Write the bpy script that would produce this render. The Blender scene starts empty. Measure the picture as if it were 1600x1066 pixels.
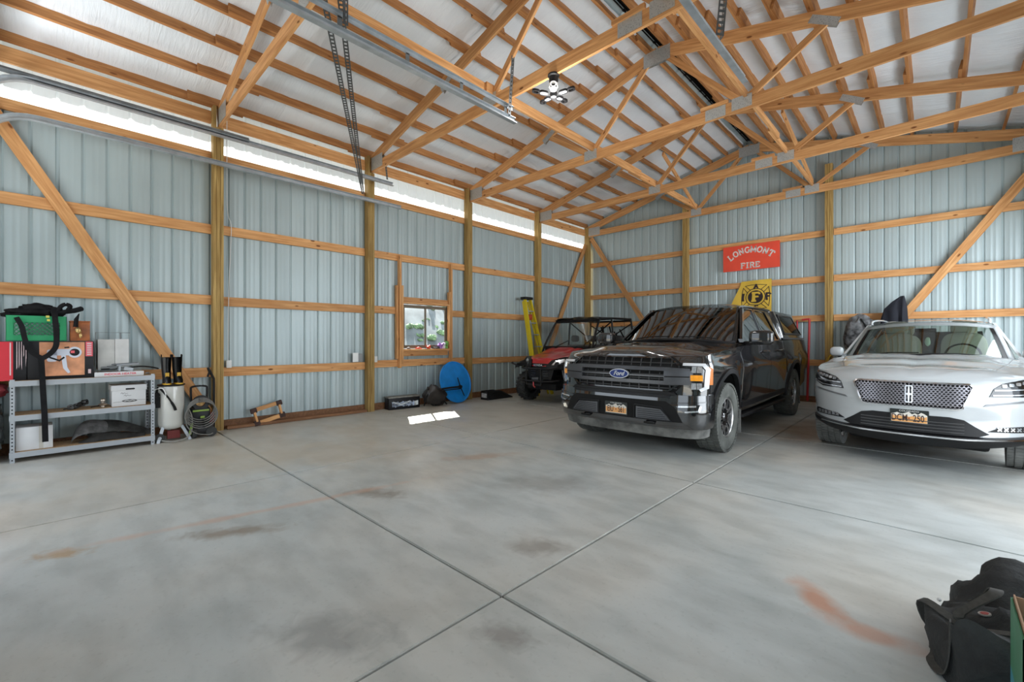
import bpy, bmesh, math, random
from mathutils import Vector as V, Matrix as M, noise
random.seed(7)
S = bpy.context.scene
COL = S.collection
R = math.radians
# ---------------------------------------------------------------- camera, sky, sun, exposure
cd = bpy.data.cameras.new('camera'); cam = bpy.data.objects.new('camera', cd); COL.objects.link(cam)
cam.location = (7.804, 0.0, 1.34); cam.rotation_euler = (R(90), 0, R(44.08))
cd.sensor_width = 36; cd.lens = 684.6*36/1600; cd.clip_start = .02; cd.clip_end = 400
S.camera = cam
S.view_settings.view_transform = 'Standard'; S.view_settings.look = 'None'
S.view_settings.exposure = .24; S.view_settings.gamma = 1; S.view_settings.use_curve_mapping = False
S.render.use_compositing = False
wd = bpy.data.worlds.new('sky'); S.world = wd; wd.use_nodes = True
wn = wd.node_tree; bgn = wn.nodes['Background']
bgn.inputs[0].default_value = (.80, .90, 1.0, 1); bgn.inputs[1].default_value = 1.7
def light(name, kind, loc, rot, energy, col=(1, 1, 1), size=(1, 1), spread=None):
    l = bpy.data.lights.new(name, kind); l.energy = energy; l.color = col
    if kind == 'AREA':
        l.shape = 'RECTANGLE'; l.size, l.size_y = size
        if spread: l.spread = R(spread)
    o = bpy.data.objects.new(name, l); COL.objects.link(o); o.location = loc; o.rotation_euler = rot
    return o
sun = light('sun', 'SUN', (-8, 6, 10), (0, 0, 0), 27.0, (1, .96, .90)); sun.data.angle = R(.6)
sun.rotation_euler = V((.88, -.50, -1.0)).to_track_quat('-Z', 'Y').to_euler()
# added fill lights behind the camera; both front overhead doors are opened to admit them
light('added_wide_door_fill', 'AREA', (2.35, -1.05, 1.9), (R(90), 0, R(180)), 460, (.90, .96, 1.0), (3.5, 3.5), 98)
light('added_narrow_door_fill', 'AREA', (7.65, -1.05, 1.9), (R(90), 0, R(180)), 420, (.90, .96, 1.0), (2.3, 3.5), 115)
# daylight through an assumed open side door of the right wall, which the picture does not reach
light('assumed_side_door_light', 'AREA', (9.75, 4.5, 1.5), (R(90), 0, R(90)), 74, (.88, .94, 1.0), (3.1, 2.8), 150)
light('added_rear_fill', 'AREA', (9.75, 8.3, 1.9), (R(90), 0, R(90)), 235, (.88, .94, 1.0), (3.4, 2.9), 165)  # added fill light for the dim back end, behind an invented wall gap
# added area light outside the front doors, throwing bounce light up on to the ceiling
light('ceiling_bounce_fill', 'AREA', (4.8, -2.9, .05), (R(138), 0, R(180)), 2300, (.95, .97, 1.0), (8.5, 3.0))

# ---------------------------------------------------------------- materials
MATS = {}
def nt(name):
    m = bpy.data.materials.new(name); m.use_nodes = True
    t = m.node_tree; return m, t, t.nodes['Principled BSDF']
def nd(t, typ, **k):
    n = t.nodes.new(typ)
    for a, b in k.items():
        if a.startswith('i_'):
            n.inputs[int(a[2:]) if a[2:].isdigit() else a[2:]].default_value = b
        else: setattr(n, a, b)
    return n
def ramp(t, fac, stops):
    r = t.nodes.new('ShaderNodeValToRGB'); e = r.color_ramp.elements
    while len(e) < len(stops): e.new(.5)
    for i, (p, c) in enumerate(stops):
        e[i].position = p; e[i].color = (*c, 1) if len(c) == 3 else c
    t.links.new(fac, r.inputs[0]); return r.outputs[0]
def mixc(t, fac, a, b, mode='MIX'):
    m = t.nodes.new('ShaderNodeMix'); m.data_type = 'RGBA'; m.blend_type = mode
    for s, v in ((m.inputs[0], fac), (m.inputs[6], a), (m.inputs[7], b)):
        if isinstance(v, (int, float)): s.default_value = v
        elif isinstance(v, tuple): s.default_value = (*v, 1)
        else: t.links.new(v, s)
    return m.outputs[2]
def coords(t, scale=(1, 1, 1), rnd=False):
    tc = nd(t, 'ShaderNodeTexCoord'); mp = nd(t, 'ShaderNodeMapping'); mp.inputs['Scale'].default_value = scale
    t.links.new(tc.outputs['Object'], mp.inputs[0])
    if rnd:
        oi = nd(t, 'ShaderNodeObjectInfo'); ml = nd(t, 'ShaderNodeMath', operation='MULTIPLY', i_1=37.0)
        t.links.new(oi.outputs['Random'], ml.inputs[0])
        cb = nd(t, 'ShaderNodeCombineXYZ')
        for i in range(3): t.links.new(ml.outputs[0], cb.inputs[i])
        t.links.new(cb.outputs[0], mp.inputs['Location'])
        return mp.outputs[0], oi.outputs['Random']
    return mp.outputs[0]
def pbr(name, col, rough=.5, metal=0., var=.0, vs=4, bump=0., bs=60, coat=0., spec=None, emit=None, es=1.):
    if name in MATS: return MATS[name]
    m, t, p = nt(name)
    p.inputs['Roughness'].default_value = rough; p.inputs['Metallic'].default_value = metal
    p.inputs['Coat Weight'].default_value = coat; p.inputs['Coat Roughness'].default_value = .03
    if spec is not None: p.inputs['Specular IOR Level'].default_value = spec
    c = coords(t)
    nz = nd(t, 'ShaderNodeTexNoise', i_Scale=vs, i_Detail=4.)
    t.links.new(c, nz.inputs[0])
    dk = tuple(x*(1-var) for x in col); lt = tuple(min(1, x*(1+var)) for x in col)
    t.links.new(ramp(t, nz.outputs[0], [(.35, dk), (.65, lt)]), p.inputs['Base Color'])
    if bump:
        n2 = nd(t, 'ShaderNodeTexNoise', i_Scale=bs, i_Detail=3.); t.links.new(c, n2.inputs[0])
        b = nd(t, 'ShaderNodeBump', i_Strength=bump, i_Distance=.01); t.links.new(n2.outputs[0], b.inputs['Height'])
        t.links.new(b.outputs[0], p.inputs['Normal'])
    if emit: p.inputs['Emission Color'].default_value = (*emit, 1); p.inputs['Emission Strength'].default_value = es
    MATS[name] = m; return m
def woodmat(name, dark, light_, knots=True, rough=.6):
    m, t, p = nt(name)
    c, rnd = coords(t, (.9, 14, 14), True)
    n = nd(t, 'ShaderNodeTexNoise', i_Scale=2.2, i_Detail=6., i_Distortion=.6); t.links.new(c, n.inputs[0])
    col = ramp(t, n.outputs[0], [(.3, dark), (.52, tuple((a+b)/2 for a, b in zip(dark, light_))), (.7, light_)])
    v = nd(t, 'ShaderNodeMapRange', i_3=.88, i_4=1.10); t.links.new(rnd, v.inputs[0])
    cb = nd(t, 'ShaderNodeCombineColor')
    for i in range(3): t.links.new(v.outputs[0], cb.inputs[i])
    col = mixc(t, 1.0, col, cb.outputs[0], 'MULTIPLY')
    if knots:
        c2, _ = coords(t, (2.6, 6.5, 6.5), True)
        vo = nd(t, 'ShaderNodeTexVoronoi', i_Scale=1.0); t.links.new(c2, vo.inputs[0])
        k = ramp(t, vo.outputs['Distance'], [(.07, (1, 1, 1)), (.12, (0, 0, 0))])
        col = mixc(t, k, col, (.20, .07, .02))
    t.links.new(col, p.inputs['Base Color']); p.inputs['Roughness'].default_value = rough
    p.inputs['Specular IOR Level'].default_value = .25
    b = nd(t, 'ShaderNodeBump', i_Strength=.15, i_Distance=.004); t.links.new(n.outputs[0], b.inputs['Height'])
    t.links.new(b.outputs[0], p.inputs['Normal'])
    MATS[name] = m; return m
WOOD = woodmat('lumber', (.48, .215, .075), (.76, .425, .185))
PURL = woodmat('purlin_lumber', (.30, .12, .04), (.54, .26, .095))
POST = woodmat('treated_post', (.26, .155, .045), (.50, .34, .125), False)
SKIRT = woodmat('treated_board', (.16, .075, .035), (.30, .15, .075))
def concrete():
    m, t, p = nt('concrete')
    tc = nd(t, 'ShaderNodeNewGeometry'); P = tc.outputs['Position']
    def nz(s, d=5., dist=0., sc=None):
        src = P
        if sc:
            mp = nd(t, 'ShaderNodeMapping'); mp.inputs['Scale'].default_value = sc; t.links.new(P, mp.inputs[0]); src = mp.outputs[0]
        n = nd(t, 'ShaderNodeTexNoise', i_Scale=s, i_Detail=d, i_Distortion=dist); t.links.new(src, n.inputs[0]); return n.outputs[0]
    base = ramp(t, nz(1.1, 9., .1), [(.30, (.43, .455, .44)), (.5, (.52, .545, .53)), (.72, (.60, .625, .61))])
    # warm tan cast of old mud in patches
    base = mixc(t, ramp(t, nz(.55, 3.), [(.44, (0, 0, 0)), (.75, (.60, .60, .60))]), base, (.46, .375, .27))
    # trowel streaks and fine speckle
    st = ramp(t, nz(2.6, 12., .15, (1.0, 2.2, 1)), [(.36, (.74, .74, .73)), (.58, (1, 1, 1))])
    base = mixc(t, .6, base, st, 'MULTIPLY')
    sp = ramp(t, nz(38., 4.), [(.30, (.72, .72, .70)), (.42, (1, 1, 1))]); base = mixc(t, .30, base, sp, 'MULTIPLY')
    def blob(cx, cy, rx, ry, ang, col, amt, nscale=5.):
        nonlocal base
        mp = nd(t, 'ShaderNodeMapping', vector_type='TEXTURE'); mp.inputs['Location'].default_value = (cx, cy, 0)
        mp.inputs['Rotation'].default_value = (0, 0, R(ang)); mp.inputs['Scale'].default_value = (rx, ry, 1); t.links.new(P, mp.inputs[0])
        ln = nd(t, 'ShaderNodeVectorMath', operation='LENGTH'); t.links.new(mp.outputs[0], ln.inputs[0])
        ad = nd(t, 'ShaderNodeMath', operation='MULTIPLY_ADD', i_1=1.6, i_2=-.8); t.links.new(nz(nscale, 6., .6), ad.inputs[0])
        sm = nd(t, 'ShaderNodeMath', operation='ADD'); t.links.new(ln.outputs['Value'], sm.inputs[0]); t.links.new(ad.outputs[0], sm.inputs[1])
        f = ramp(t, sm.outputs[0], [(.25, (amt,)*3), (1.0, (0, 0, 0))]); base = mixc(t, f, base, col)
    blob(7.36, 2.74, .26, .10, -52, (.50, .22, .12), .75); blob(7.58, 2.58, .25, .09, 5, (.50, .22, .12), .6)
    blob(5.94, 2.16, .25, .14, 40, (.20, .17, .14), .55, 9); blob(4.27, 1.95, .34, .15, 30, (.22, .18, .14), .75, 9)
    blob(4.27, .87, .40, .12, 60, (.22, .15, .09), .65, 9); blob(6.39, 1.42, .18, .11, 20, (.19, .17, .15), .6, 12)
    blob(5.82, .87, .35, .2, 35, (.19, .19, .18), .55, 8); blob(3.84, .0, .2, .1, 60, (.40, .24, .10), .7, 14)
    blob(4.0, 3.4, .5, .15, 60, (.42, .24, .13), .5, 6); blob(5.2, 3.2, .6, .3, 40, (.24, .22, .20), .4, 6)
    blob(2.5, 2.2, 1.5, .8, 60, (.47, .38, .26), .55, 3); blob(1.4, 3.0, .9, .5, 0, (.50, .40, .28), .5, 4)
    blob(4.0, 1.2, 1.6, .06, 80, (.60, .34, .22), .45, 3)
    blob(1.2, 4.5, 2.6, 6.5, 0, (.60, .55, .45), .55, 1.2); blob(3.6, 5.6, 2.2, 1.8, 0, (.64, .62, .56), .7, 1.5); blob(1.6, 1.0, 1.8, 1.6, 0, (.54, .49, .40), .5, 1.6)  # tan dust, with paler tones painted in to brighten the under-lit far floor
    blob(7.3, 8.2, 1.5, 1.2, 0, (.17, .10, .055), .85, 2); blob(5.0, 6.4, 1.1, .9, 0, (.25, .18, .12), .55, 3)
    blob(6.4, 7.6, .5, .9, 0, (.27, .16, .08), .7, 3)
    t.links.new(base, p.inputs['Base Color'])
    rg = ramp(t, nz(2.4, 5.), [(.35, (.30,)*3), (.65, (.52,)*3)]); t.links.new(rg, p.inputs['Roughness'])
    b = nd(t, 'ShaderNodeBump', i_Strength=.12, i_Distance=.004); t.links.new(nz(22., 6.), b.inputs['Height']); t.links.new(b.outputs[0], p.inputs['Normal'])
    MATS['concrete'] = m; return m
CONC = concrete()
JOINT = pbr('joint_dirt', (.05, .048, .045), .9)
def sheetmetal(name, col, rough=.38, metal=.35):
    m, t, p = nt(name)
    c, rnd = coords(t, (1, 1, .25), True)
    n = nd(t, 'ShaderNodeTexNoise', i_Scale=1.4, i_Detail=4.); t.links.new(c, n.inputs[0])
    base = ramp(t, n.outputs[0], [(.35, tuple(x*.90 for x in col)), (.65, tuple(x*1.07 for x in col))])
    v = nd(t, 'ShaderNodeMapRange', i_3=.94, i_4=1.05); t.links.new(rnd, v.inputs[0])
    cb = nd(t, 'ShaderNodeCombineColor')
    for i in range(3): t.links.new(v.outputs[0], cb.inputs[i])
    t.links.new(mixc(t, 1.0, base, cb.outputs[0], 'MULTIPLY'), p.inputs['Base Color'])
    p.inputs['Roughness'].default_value = rough; p.inputs['Metallic'].default_value = metal
    MATS[name] = m; return m
SIDING = sheetmetal('steel_siding', (.42, .505, .52), .40, .15)
GALV = pbr('galvanised_steel', (.42, .46, .49), .38, .45, .12, 9)
GALVD = pbr('dull_galvanised_steel', (.20, .22, .23), .45, .4, .15, 9)
def platemat():
    m, t, p = nt('gusset_plate_steel')
    c = coords(t, (1, 1, 1))
    v = nd(t, 'ShaderNodeTexVoronoi', i_Scale=55.); t.links.new(c, v.inputs[0])
    t.links.new(ramp(t, v.outputs['Distance'], [(.15, (.30, .33, .35)), (.4, (.52, .56, .57))]), p.inputs['Base Color'])
    p.inputs['Roughness'].default_value = .4; p.inputs['Metallic'].default_value = .6
    b = nd(t, 'ShaderNodeBump', i_Strength=.6, i_Distance=.004); t.links.new(v.outputs['Distance'], b.inputs['Height']); t.links.new(b.outputs[0], p.inputs['Normal'])
    MATS['gp'] = m; return m
PLATE = platemat()
def foil():
    m, t, p = nt('insulation_facing')
    c, rnd = coords(t, (1, 1, 1), True)
    n = nd(t, 'ShaderNodeTexNoise', i_Scale=.9, i_Detail=4.); t.links.new(c, n.inputs[0])
    t.links.new(ramp(t, n.outputs[0], [(.3, (.69, .74, .78)), (.7, (.83, .88, .92))]), p.inputs['Base Color'])
    p.inputs['Roughness'].default_value = .38; p.inputs['Specular IOR Level'].default_value = .6
    c2, _ = coords(t, (2, 16, 2), True)
    n2 = nd(t, 'ShaderNodeTexNoise', i_Scale=1.6, i_Detail=5., i_Distortion=.5); t.links.new(c2, n2.inputs[0])
    b = nd(t, 'ShaderNodeBump', i_Strength=.5, i_Distance=.03); t.links.new(n2.outputs[0], b.inputs['Height']); t.links.new(b.outputs[0], p.inputs['Normal'])
    MATS['foil'] = m; return m
FOIL = foil()
def translucent():
    m, t, p = nt('translucent_panel')
    out = t.nodes['Material Output']
    tr = nd(t, 'ShaderNodeBsdfTranslucent'); tr.inputs[0].default_value = (.66, .69, .70, 1)
    df = nd(t, 'ShaderNodeBsdfDiffuse'); df.inputs[0].default_value = (.78, .80, .80, 1)
    mx = nd(t, 'ShaderNodeMixShader'); mx.inputs[0].default_value = .40
    t.links.new(df.outputs[0], mx.inputs[1]); t.links.new(tr.outputs[0], mx.inputs[2]); t.links.new(mx.outputs[0], out.inputs[0])
    MATS['tl'] = m; return m
TRANSL = translucent()
def glassmat(name, tint=(.8, .85, .85), refl=1.45, rough=.0, opac=0.):
    m, t, p = nt(name)
    out = t.nodes['Material Output']
    tr = nd(t, 'ShaderNodeBsdfTransparent'); tr.inputs[0].default_value = (*tint, 1)
    gl = nd(t, 'ShaderNodeBsdfGlossy'); gl.inputs[0].default_value = (1, 1, 1, 1); gl.inputs['Roughness'].default_value = rough
    fr = nd(t, 'ShaderNodeFresnel'); fr.inputs[0].default_value = refl
    ge = nd(t, 'ShaderNodeNewGeometry'); iv = nd(t, 'ShaderNodeMath', operation='SUBTRACT', i_0=1.0); t.links.new(ge.outputs['Backfacing'], iv.inputs[1])
    ff = nd(t, 'ShaderNodeMath', operation='MULTIPLY'); t.links.new(fr.outputs[0], ff.inputs[0]); t.links.new(iv.outputs[0], ff.inputs[1])   # only the outer face reflects
    mx = nd(t, 'ShaderNodeMixShader'); t.links.new(ff.outputs[0], mx.inputs[0])
    t.links.new(tr.outputs[0], mx.inputs[1]); t.links.new(gl.outputs[0], mx.inputs[2]); t.links.new(mx.outputs[0], out.inputs[0])
    MATS[name] = m; return m
GLASS = glassmat('window_glass', (.93, .95, .95), 1.4)
CARGLASS = glassmat('car_glass', (.50, .56, .50), 1.75)
DARKGLASS = glassmat('dark_car_glass', (.12, .13, .12), 2.1)
BLACK = pbr('black_plastic', (.010, .010, .011), .45, 0, .2, spec=.35)
BLACKM = pbr('matte_black', (.010, .010, .010), .75, 0, .2, spec=.25)
RUBBER = pbr('tyre_rubber', (.035, .036, .035), .8, 0, .35, 6, .3, 90)
DUSTRUB = pbr('dusty_tyre_rubber', (.105, .11, .10), .85, 0, .35, 5, .3, 90)
WHITE = pbr('white_paint', (.75, .76, .75), .4)
CARD = pbr('white_cardboard', (.66, .67, .68), .7, 0, .05)
PARTB = pbr('particle_board', (.42, .27, .14), .8, 0, .25, 60)
CHROME = pbr('chrome', (.75, .76, .78), .12, 1.)
STEELG = pbr('grey_powder_coat', (.40, .43, .46), .4, .3)
# ---------------------------------------------------------------- geometry helpers
def link(o): COL.objects.link(o); return o
def thing(name, label, cat, loc=(0, 0, 0), rz=0, group=None, rot=None):
    o = bpy.data.objects.new(name, None); link(o); o.empty_display_size = .1
    o.location = loc; o.rotation_euler = rot or (0, 0, rz)
    o['label'] = label; o['category'] = cat
    if group: o['group'] = group
    return o
def tag(o, label, cat, group=None):
    o['label'] = label; o['category'] = cat
    if group: o['group'] = group
    return o
def ob(name, bm, mat, parent=None, loc=None, rot=None, mtx=None, ang=35, label=None, kind=None):
    me = bpy.data.meshes.new(name)
    bmesh.ops.recalc_face_normals(bm, faces=bm.faces[:])
    bm.to_mesh(me); bm.free()
    for mm in (mat if isinstance(mat, (list, tuple)) else [mat]): me.materials.append(mm)
    if ang:
        me.polygons.foreach_set('use_smooth', [True]*len(me.polygons))
        me.set_sharp_from_angle(angle=R(ang))
    o = bpy.data.objects.new(name, me); link(o)
    if parent: o.parent = parent
    if mtx is not None: o.matrix_basis = mtx
    if loc is not None: o.location = loc
    if rot is not None: o.rotation_euler = rot
    if label: o['label'] = label
    if kind: o['kind'] = kind
    return o
def nb(): return bmesh.new()
def bx(bm, x0, x1, y0, y1, z0, z1, mtx=None, bev=0):
    vs = [bm.verts.new((x, y, z)) for z in (z0, z1) for x, y in ((x0, y0), (x1, y0), (x1, y1), (x0, y1))]
    fs = [bm.faces.new([vs[i] for i in q]) for q in ((3, 2, 1, 0), (4, 5, 6, 7), (0, 1, 5, 4), (1, 2, 6, 5), (2, 3, 7, 6), (3, 0, 4, 7))]
    if bev:
        es = list({e for f in fs for e in f.edges})
        r = bmesh.ops.bevel(bm, geom=es, offset=bev, segments=2, affect='EDGES', profile=.5)
        vs = list({v for f in r['faces'] for v in f.verts} | {v for v in vs if v.is_valid})
    if mtx is not None: bmesh.ops.transform(bm, matrix=mtx, verts=[v for v in vs if v.is_valid])
    return bm
def box(name, mat, parent, x0, x1, y0, y1, z0, z1, bev=0, **k):
    return ob(name, bx(nb(), x0, x1, y0, y1, z0, z1, None, bev), mat, parent, **k)
def frame_of(p0, p1, up=V((0, 0, 1))):
    p0 = V(p0); p1 = V(p1); x = (p1-p0).normalized()
    if abs(x.dot(up)) > .999: up = V((0, 1, 0))
    y = up.cross(x).normalized(); z = x.cross(y)
    m = M((x, y, z)).transposed().to_4x4(); m.translation = (p0+p1)/2
    return m, (p1-p0).length
def cyl(bm, p0, p1, r, r2=None, seg=12):
    r2 = r if r2 is None else r2
    m, L = frame_of(p0, p1); A = []; Bv = []
    for i in range(seg):
        a = 2*math.pi*i/seg
        A.append(bm.verts.new(m @ V((-L/2, r*math.cos(a), r*math.sin(a))))); Bv.append(bm.verts.new(m @ V((L/2, r2*math.cos(a), r2*math.sin(a)))))
    for i in range(seg): bm.faces.new((A[i], A[(i+1) % seg], Bv[(i+1) % seg], Bv[i]))
    bm.faces.new(A[::-1]); bm.faces.new(Bv); return bm
def tube(bm, pts, r, seg=8, closed=False, cap=True):
    pts = [V(p) for p in pts]; n = len(pts); rings = []; up = None
    for i, p in enumerate(pts):
        a = pts[(i-1) % n] if (closed or i > 0) else p; b = pts[(i+1) % n] if (closed or i < n-1) else p
        d = (b-a).normalized()
        if up is None: up = V((0, 0, 1)) if abs(d.z) < .9 else V((1, 0, 0))
        y = d.cross(up)
        if y.length < 1e-4: y = d.cross(V((.3, 1, .2)))
        y.normalize(); z = d.cross(y).normalized(); up = -z if False else up
        rr = r[i] if isinstance(r, (list, tuple)) else r
        rings.append([bm.verts.new(p + y*rr*math.cos(2*math.pi*k/seg) + z*rr*math.sin(2*math.pi*k/seg)) for k in range(seg)])
    for i in range(n if closed else n-1):
        A, Bv = rings[i], rings[(i+1) % n]
        for k in range(seg): bm.faces.new((A[k], A[(k+1) % seg], Bv[(k+1) % seg], Bv[k]))
    if cap and not closed: bm.faces.new(rings[0][::-1]); bm.faces.new(rings[-1])
    return bm
def strip(bm, pts, w, th=.003, up=V((0, 0, 1))):      # flat strap of width w along pts
    pts = [V(p) for p in pts]; n = len(pts); rings = []
    for i, p in enumerate(pts):
        d = (pts[min(i+1, n-1)]-pts[max(i-1, 0)]).normalized(); s = d.cross(up)
        if s.length < 1e-3: s = V((1, 0, 0))
        s = s.normalized(); nn = s.cross(d).normalized()
        rings.append([bm.verts.new(p+s*a*w/2+nn*b*th/2) for a, b in ((-1, -1), (1, -1), (1, 1), (-1, 1))])
    for i in range(n-1):
        A, Bv = rings[i], rings[i+1]
        for k in range(4): bm.faces.new((A[k], A[(k+1) % 4], Bv[(k+1) % 4], Bv[k]))
    bm.faces.new(rings[0][::-1]); bm.faces.new(rings[-1]); return bm
def lathe(bm, prof, seg=24, mtx=None, closed=False):
    rings = []
    for (r, z) in prof:
        if r < 1e-5: rings.append([bm.verts.new((0, 0, z))])
        else: rings.append([bm.verts.new((r*math.cos(2*math.pi*k/seg), r*math.sin(2*math.pi*k/seg), z)) for k in range(seg)])
    idx = list(range(len(prof)-1)) + ([len(prof)-1] if closed else [])
    for i in idx:
        A, Bv = rings[i], rings[(i+1) % len(prof)]
        for k in range(seg):
            k2 = (k+1) % seg
            if len(A) == 1 and len(Bv) == 1: continue
            if len(A) == 1: bm.faces.new((A[0], Bv[k2], Bv[k]))
            elif len(Bv) == 1: bm.faces.new((A[k], A[k2], Bv[0]))
            else: bm.faces.new((A[k], A[k2], Bv[k2], Bv[k]))
    if mtx is not None: bmesh.ops.transform(bm, matrix=mtx, verts=[v for r in rings for v in r])
    return bm
def beam(name, p0, p1, w, h, mat, parent, up=V((0, 0, 1)), **k):   # w across, h along 'up'; length is the local x axis
    m, L = frame_of(p0, p1, up)
    return ob(name, bx(nb(), -L/2, L/2, -w/2, w/2, -h/2, h/2), mat, parent, mtx=m, ang=0, **k)
def patch(polys, mp, off=.004, th=.01, step=None, bm=None):
    """flat polygons (list of (a,b)) laid on the surface mp(a,b,d) with a real thickness"""
    bm = bm or nb(); tmp = nb()
    if not isinstance(polys[0][0], (tuple, list)): polys = [polys]
    for pl in polys:
        q = [p for i, p in enumerate(pl) if (V(p)-V(pl[i-1])).length > 1e-6]
        try: tmp.faces.new([tmp.verts.new((p[0], p[1], 0)) for p in q])
        except ValueError: pass
    bmesh.ops.remove_doubles(tmp, verts=tmp.verts[:], dist=1e-5)
    if step:
        for ax in (0, 1):
            lo = min(v.co[ax] for v in tmp.verts); hi = max(v.co[ax] for v in tmp.verts)
            k = math.floor(lo/step)+1
            while k*step < hi:
                co = V((0, 0, 0)); co[ax] = k*step; no = V((0, 0, 0)); no[ax] = 1
                bmesh.ops.bisect_plane(tmp, geom=tmp.verts[:]+tmp.edges[:]+tmp.faces[:], plane_co=co, plane_no=no)
                k += 1
    tmp.verts.index_update()
    F = [bm.verts.new(mp(v.co.x, v.co.y, off)) for v in tmp.verts]
    if th:
        K = [bm.verts.new(mp(v.co.x, v.co.y, off-th)) for v in tmp.verts]
    for f in tmp.faces:
        ii = [v.index for v in f.verts]; bm.faces.new([F[i] for i in ii])
        if th: bm.faces.new([K[i] for i in ii[::-1]])
    if th:
        for e in tmp.edges:
            if len(e.link_faces) == 1:
                a, b = e.verts[0].index, e.verts[1].index; bm.faces.new((F[a], F[b], K[b], K[a]))
    tmp.free(); return bm
def stroke(pts, w, closed=False):       # polyline -> list of quads with mitred joints
    P = [V((*p, 0)) for p in pts]; n = len(P); L = []; Rr = []
    for i in range(n):
        a = P[(i-1) % n] if (closed or i > 0) else None; b = P[(i+1) % n] if (closed or i < n-1) else None
        d1 = (P[i]-a).normalized() if a is not None else None; d2 = (b-P[i]).normalized() if b is not None else None
        if d1 is None: d1 = d2
        if d2 is None: d2 = d1
        n1 = V((-d1.y, d1.x, 0)); n2 = V((-d2.y, d2.x, 0)); m = (n1+n2)
        m = m/max(m.dot(n1), .4) if m.length > 1e-4 else n1
        L.append((P[i]+m*w/2)[:2]); Rr.append((P[i]-m*w/2)[:2])
    return [[L[i], L[(i+1) % n], Rr[(i+1) % n], Rr[i]] for i in range(n if closed else n-1)]
def rrect(x0, x1, y0, y1, r, k=4):
    o = []
    for cx, cy, a0 in ((x1-r, y1-r, 0), (x0+r, y1-r, 90), (x0+r, y0+r, 180), (x1-r, y0+r, 270)):
        for i in range(k+1):
            a = R(a0+90*i/k); o.append((cx+r*math.cos(a), cy+r*math.sin(a)))
    return o
def ell(cx, cy, rx, ry, n=28, a0=0, a1=360):
    full = abs(a1-a0) >= 360
    return [(cx+rx*math.cos(R(a0+(a1-a0)*i/(n if full else n-1))), cy+ry*math.sin(R(a0+(a1-a0)*i/(n if full else n-1)))) for i in range(n)]
def textpolys(bm, s, size, mp, off=.003, th=.004, shear=0, cx=0, cy=0, sx=1., bold=0, rot=0):
    cu = bpy.data.curves.new('t', 'FONT'); cu.body = s; cu.size = size; cu.align_x = 'CENTER'; cu.align_y = 'CENTER'; cu.shear = shear
    cu.extrude = .5; cu.offset = bold; cu.resolution_u = 3
    o = bpy.data.objects.new('t', cu); me = o.to_mesh()
    c, sn = math.cos(rot), math.sin(rot)
    vs = [bm.verts.new(mp(cx+(v.co.x*sx*c-v.co.y*sn), cy+(v.co.x*sx*sn+v.co.y*c), off if v.co.z > 0 else off-th)) for v in me.vertices]
    for p in me.polygons:
        try: bm.faces.new([vs[i] for i in p.vertices])
        except ValueError: pass
    o.to_mesh_clear(); bpy.data.objects.remove(o); bpy.data.curves.remove(cu)
    return bm
def copy_tree(o, parent=None, label=None, **k):
    c = o.copy(); link(c); c.parent = parent
    for ch in list(o.children): copy_tree(ch, c)
    if label: c['label'] = label
    for a, b in k.items(): setattr(c, a, b)
    return c
def blob(bm, c, r, seg=16, rings=10, amp=0., freq=3., seed=0, pw=1.):
    """rounded lump; pw<1 squares it off"""
    c = V(c); r = V(r); g = []
    sg = lambda v: math.copysign(abs(v)**pw, v)
    for i in range(rings+1):
        th = math.pi*i/rings; row = []
        for k in range(1 if i in (0, rings) else seg):
            ph = 2*math.pi*k/seg
            d = V((sg(math.sin(th))*sg(math.cos(ph)), sg(math.sin(th))*sg(math.sin(ph)), sg(math.cos(th))))
            n = noise.noise(d*freq+V((seed, seed*.7, 0))) if amp else 0
            row.append(bm.verts.new(c+V((d.x*r.x, d.y*r.y, d.z*r.z))*(1+amp*n)))
        g.append(row)
    for i in range(rings):
        A, Bv = g[i], g[i+1]
        for k in range(seg):
            k2 = (k+1) % seg
            if len(A) == 1: bm.faces.new((A[0], Bv[k], Bv[k2]))
            elif len(Bv) == 1: bm.faces.new((A[k2], A[k], Bv[0]))
            else: bm.faces.new((A[k], Bv[k], Bv[k2], A[k2]))
    return bm
def struct(o): o['kind'] = 'structure'; return o
def smooth_pts(pts, n=6):        # Catmull-Rom through pts
    P = [V(p) for p in pts]; o = []
    for i in range(len(P)-1):
        a = P[max(i-1, 0)]; b = P[i]; c = P[i+1]; d = P[min(i+2, len(P)-1)]
        for k in range(n):
            t = k/n; o.append(.5*((2*b)+(c-a)*t+(2*a-5*b+4*c-d)*t*t+(3*b-a-3*c+d)*t**3))
    o.append(P[-1]); return o
# ================================================================ THE BUILDING
WX, RX = 9.26, 4.63            # inner width, ridge line
Y0, YL = -.90, 11.45           # front and back wall
PY = [-.80, 1.65, 4.11, 6.56, 9.02, 11.38]
ZR = lambda x: 4.83+.25*(RX-abs(x-RX))      # upper edge of the top chords
# floor: slabs between sawn joints
fl = struct(box('floor', JOINT, None, -.1, WX+.1, Y0-.05, YL+.1, -.14, -.016, ang=0))
xs = [-.08, 3.11, 6.16, WX+.05]; ys = [-.95, 1.62, 4.18, 6.93, 9.4, YL+.06]
for i in range(3):
    for j in range(5):
        g = .0065
        bm = nb(); bx(bm, xs[i]+g, xs[i+1]-g, ys[j]+g, ys[j+1]-g, -.016, 0)
        bmesh.ops.bevel(bm, geom=[e for e in bm.edges if min(v.co.z for v in e.verts) > -.001], offset=.006, segments=2, affect='EDGES')
        ob('slab', bm, CONC, fl, ang=0)
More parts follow.
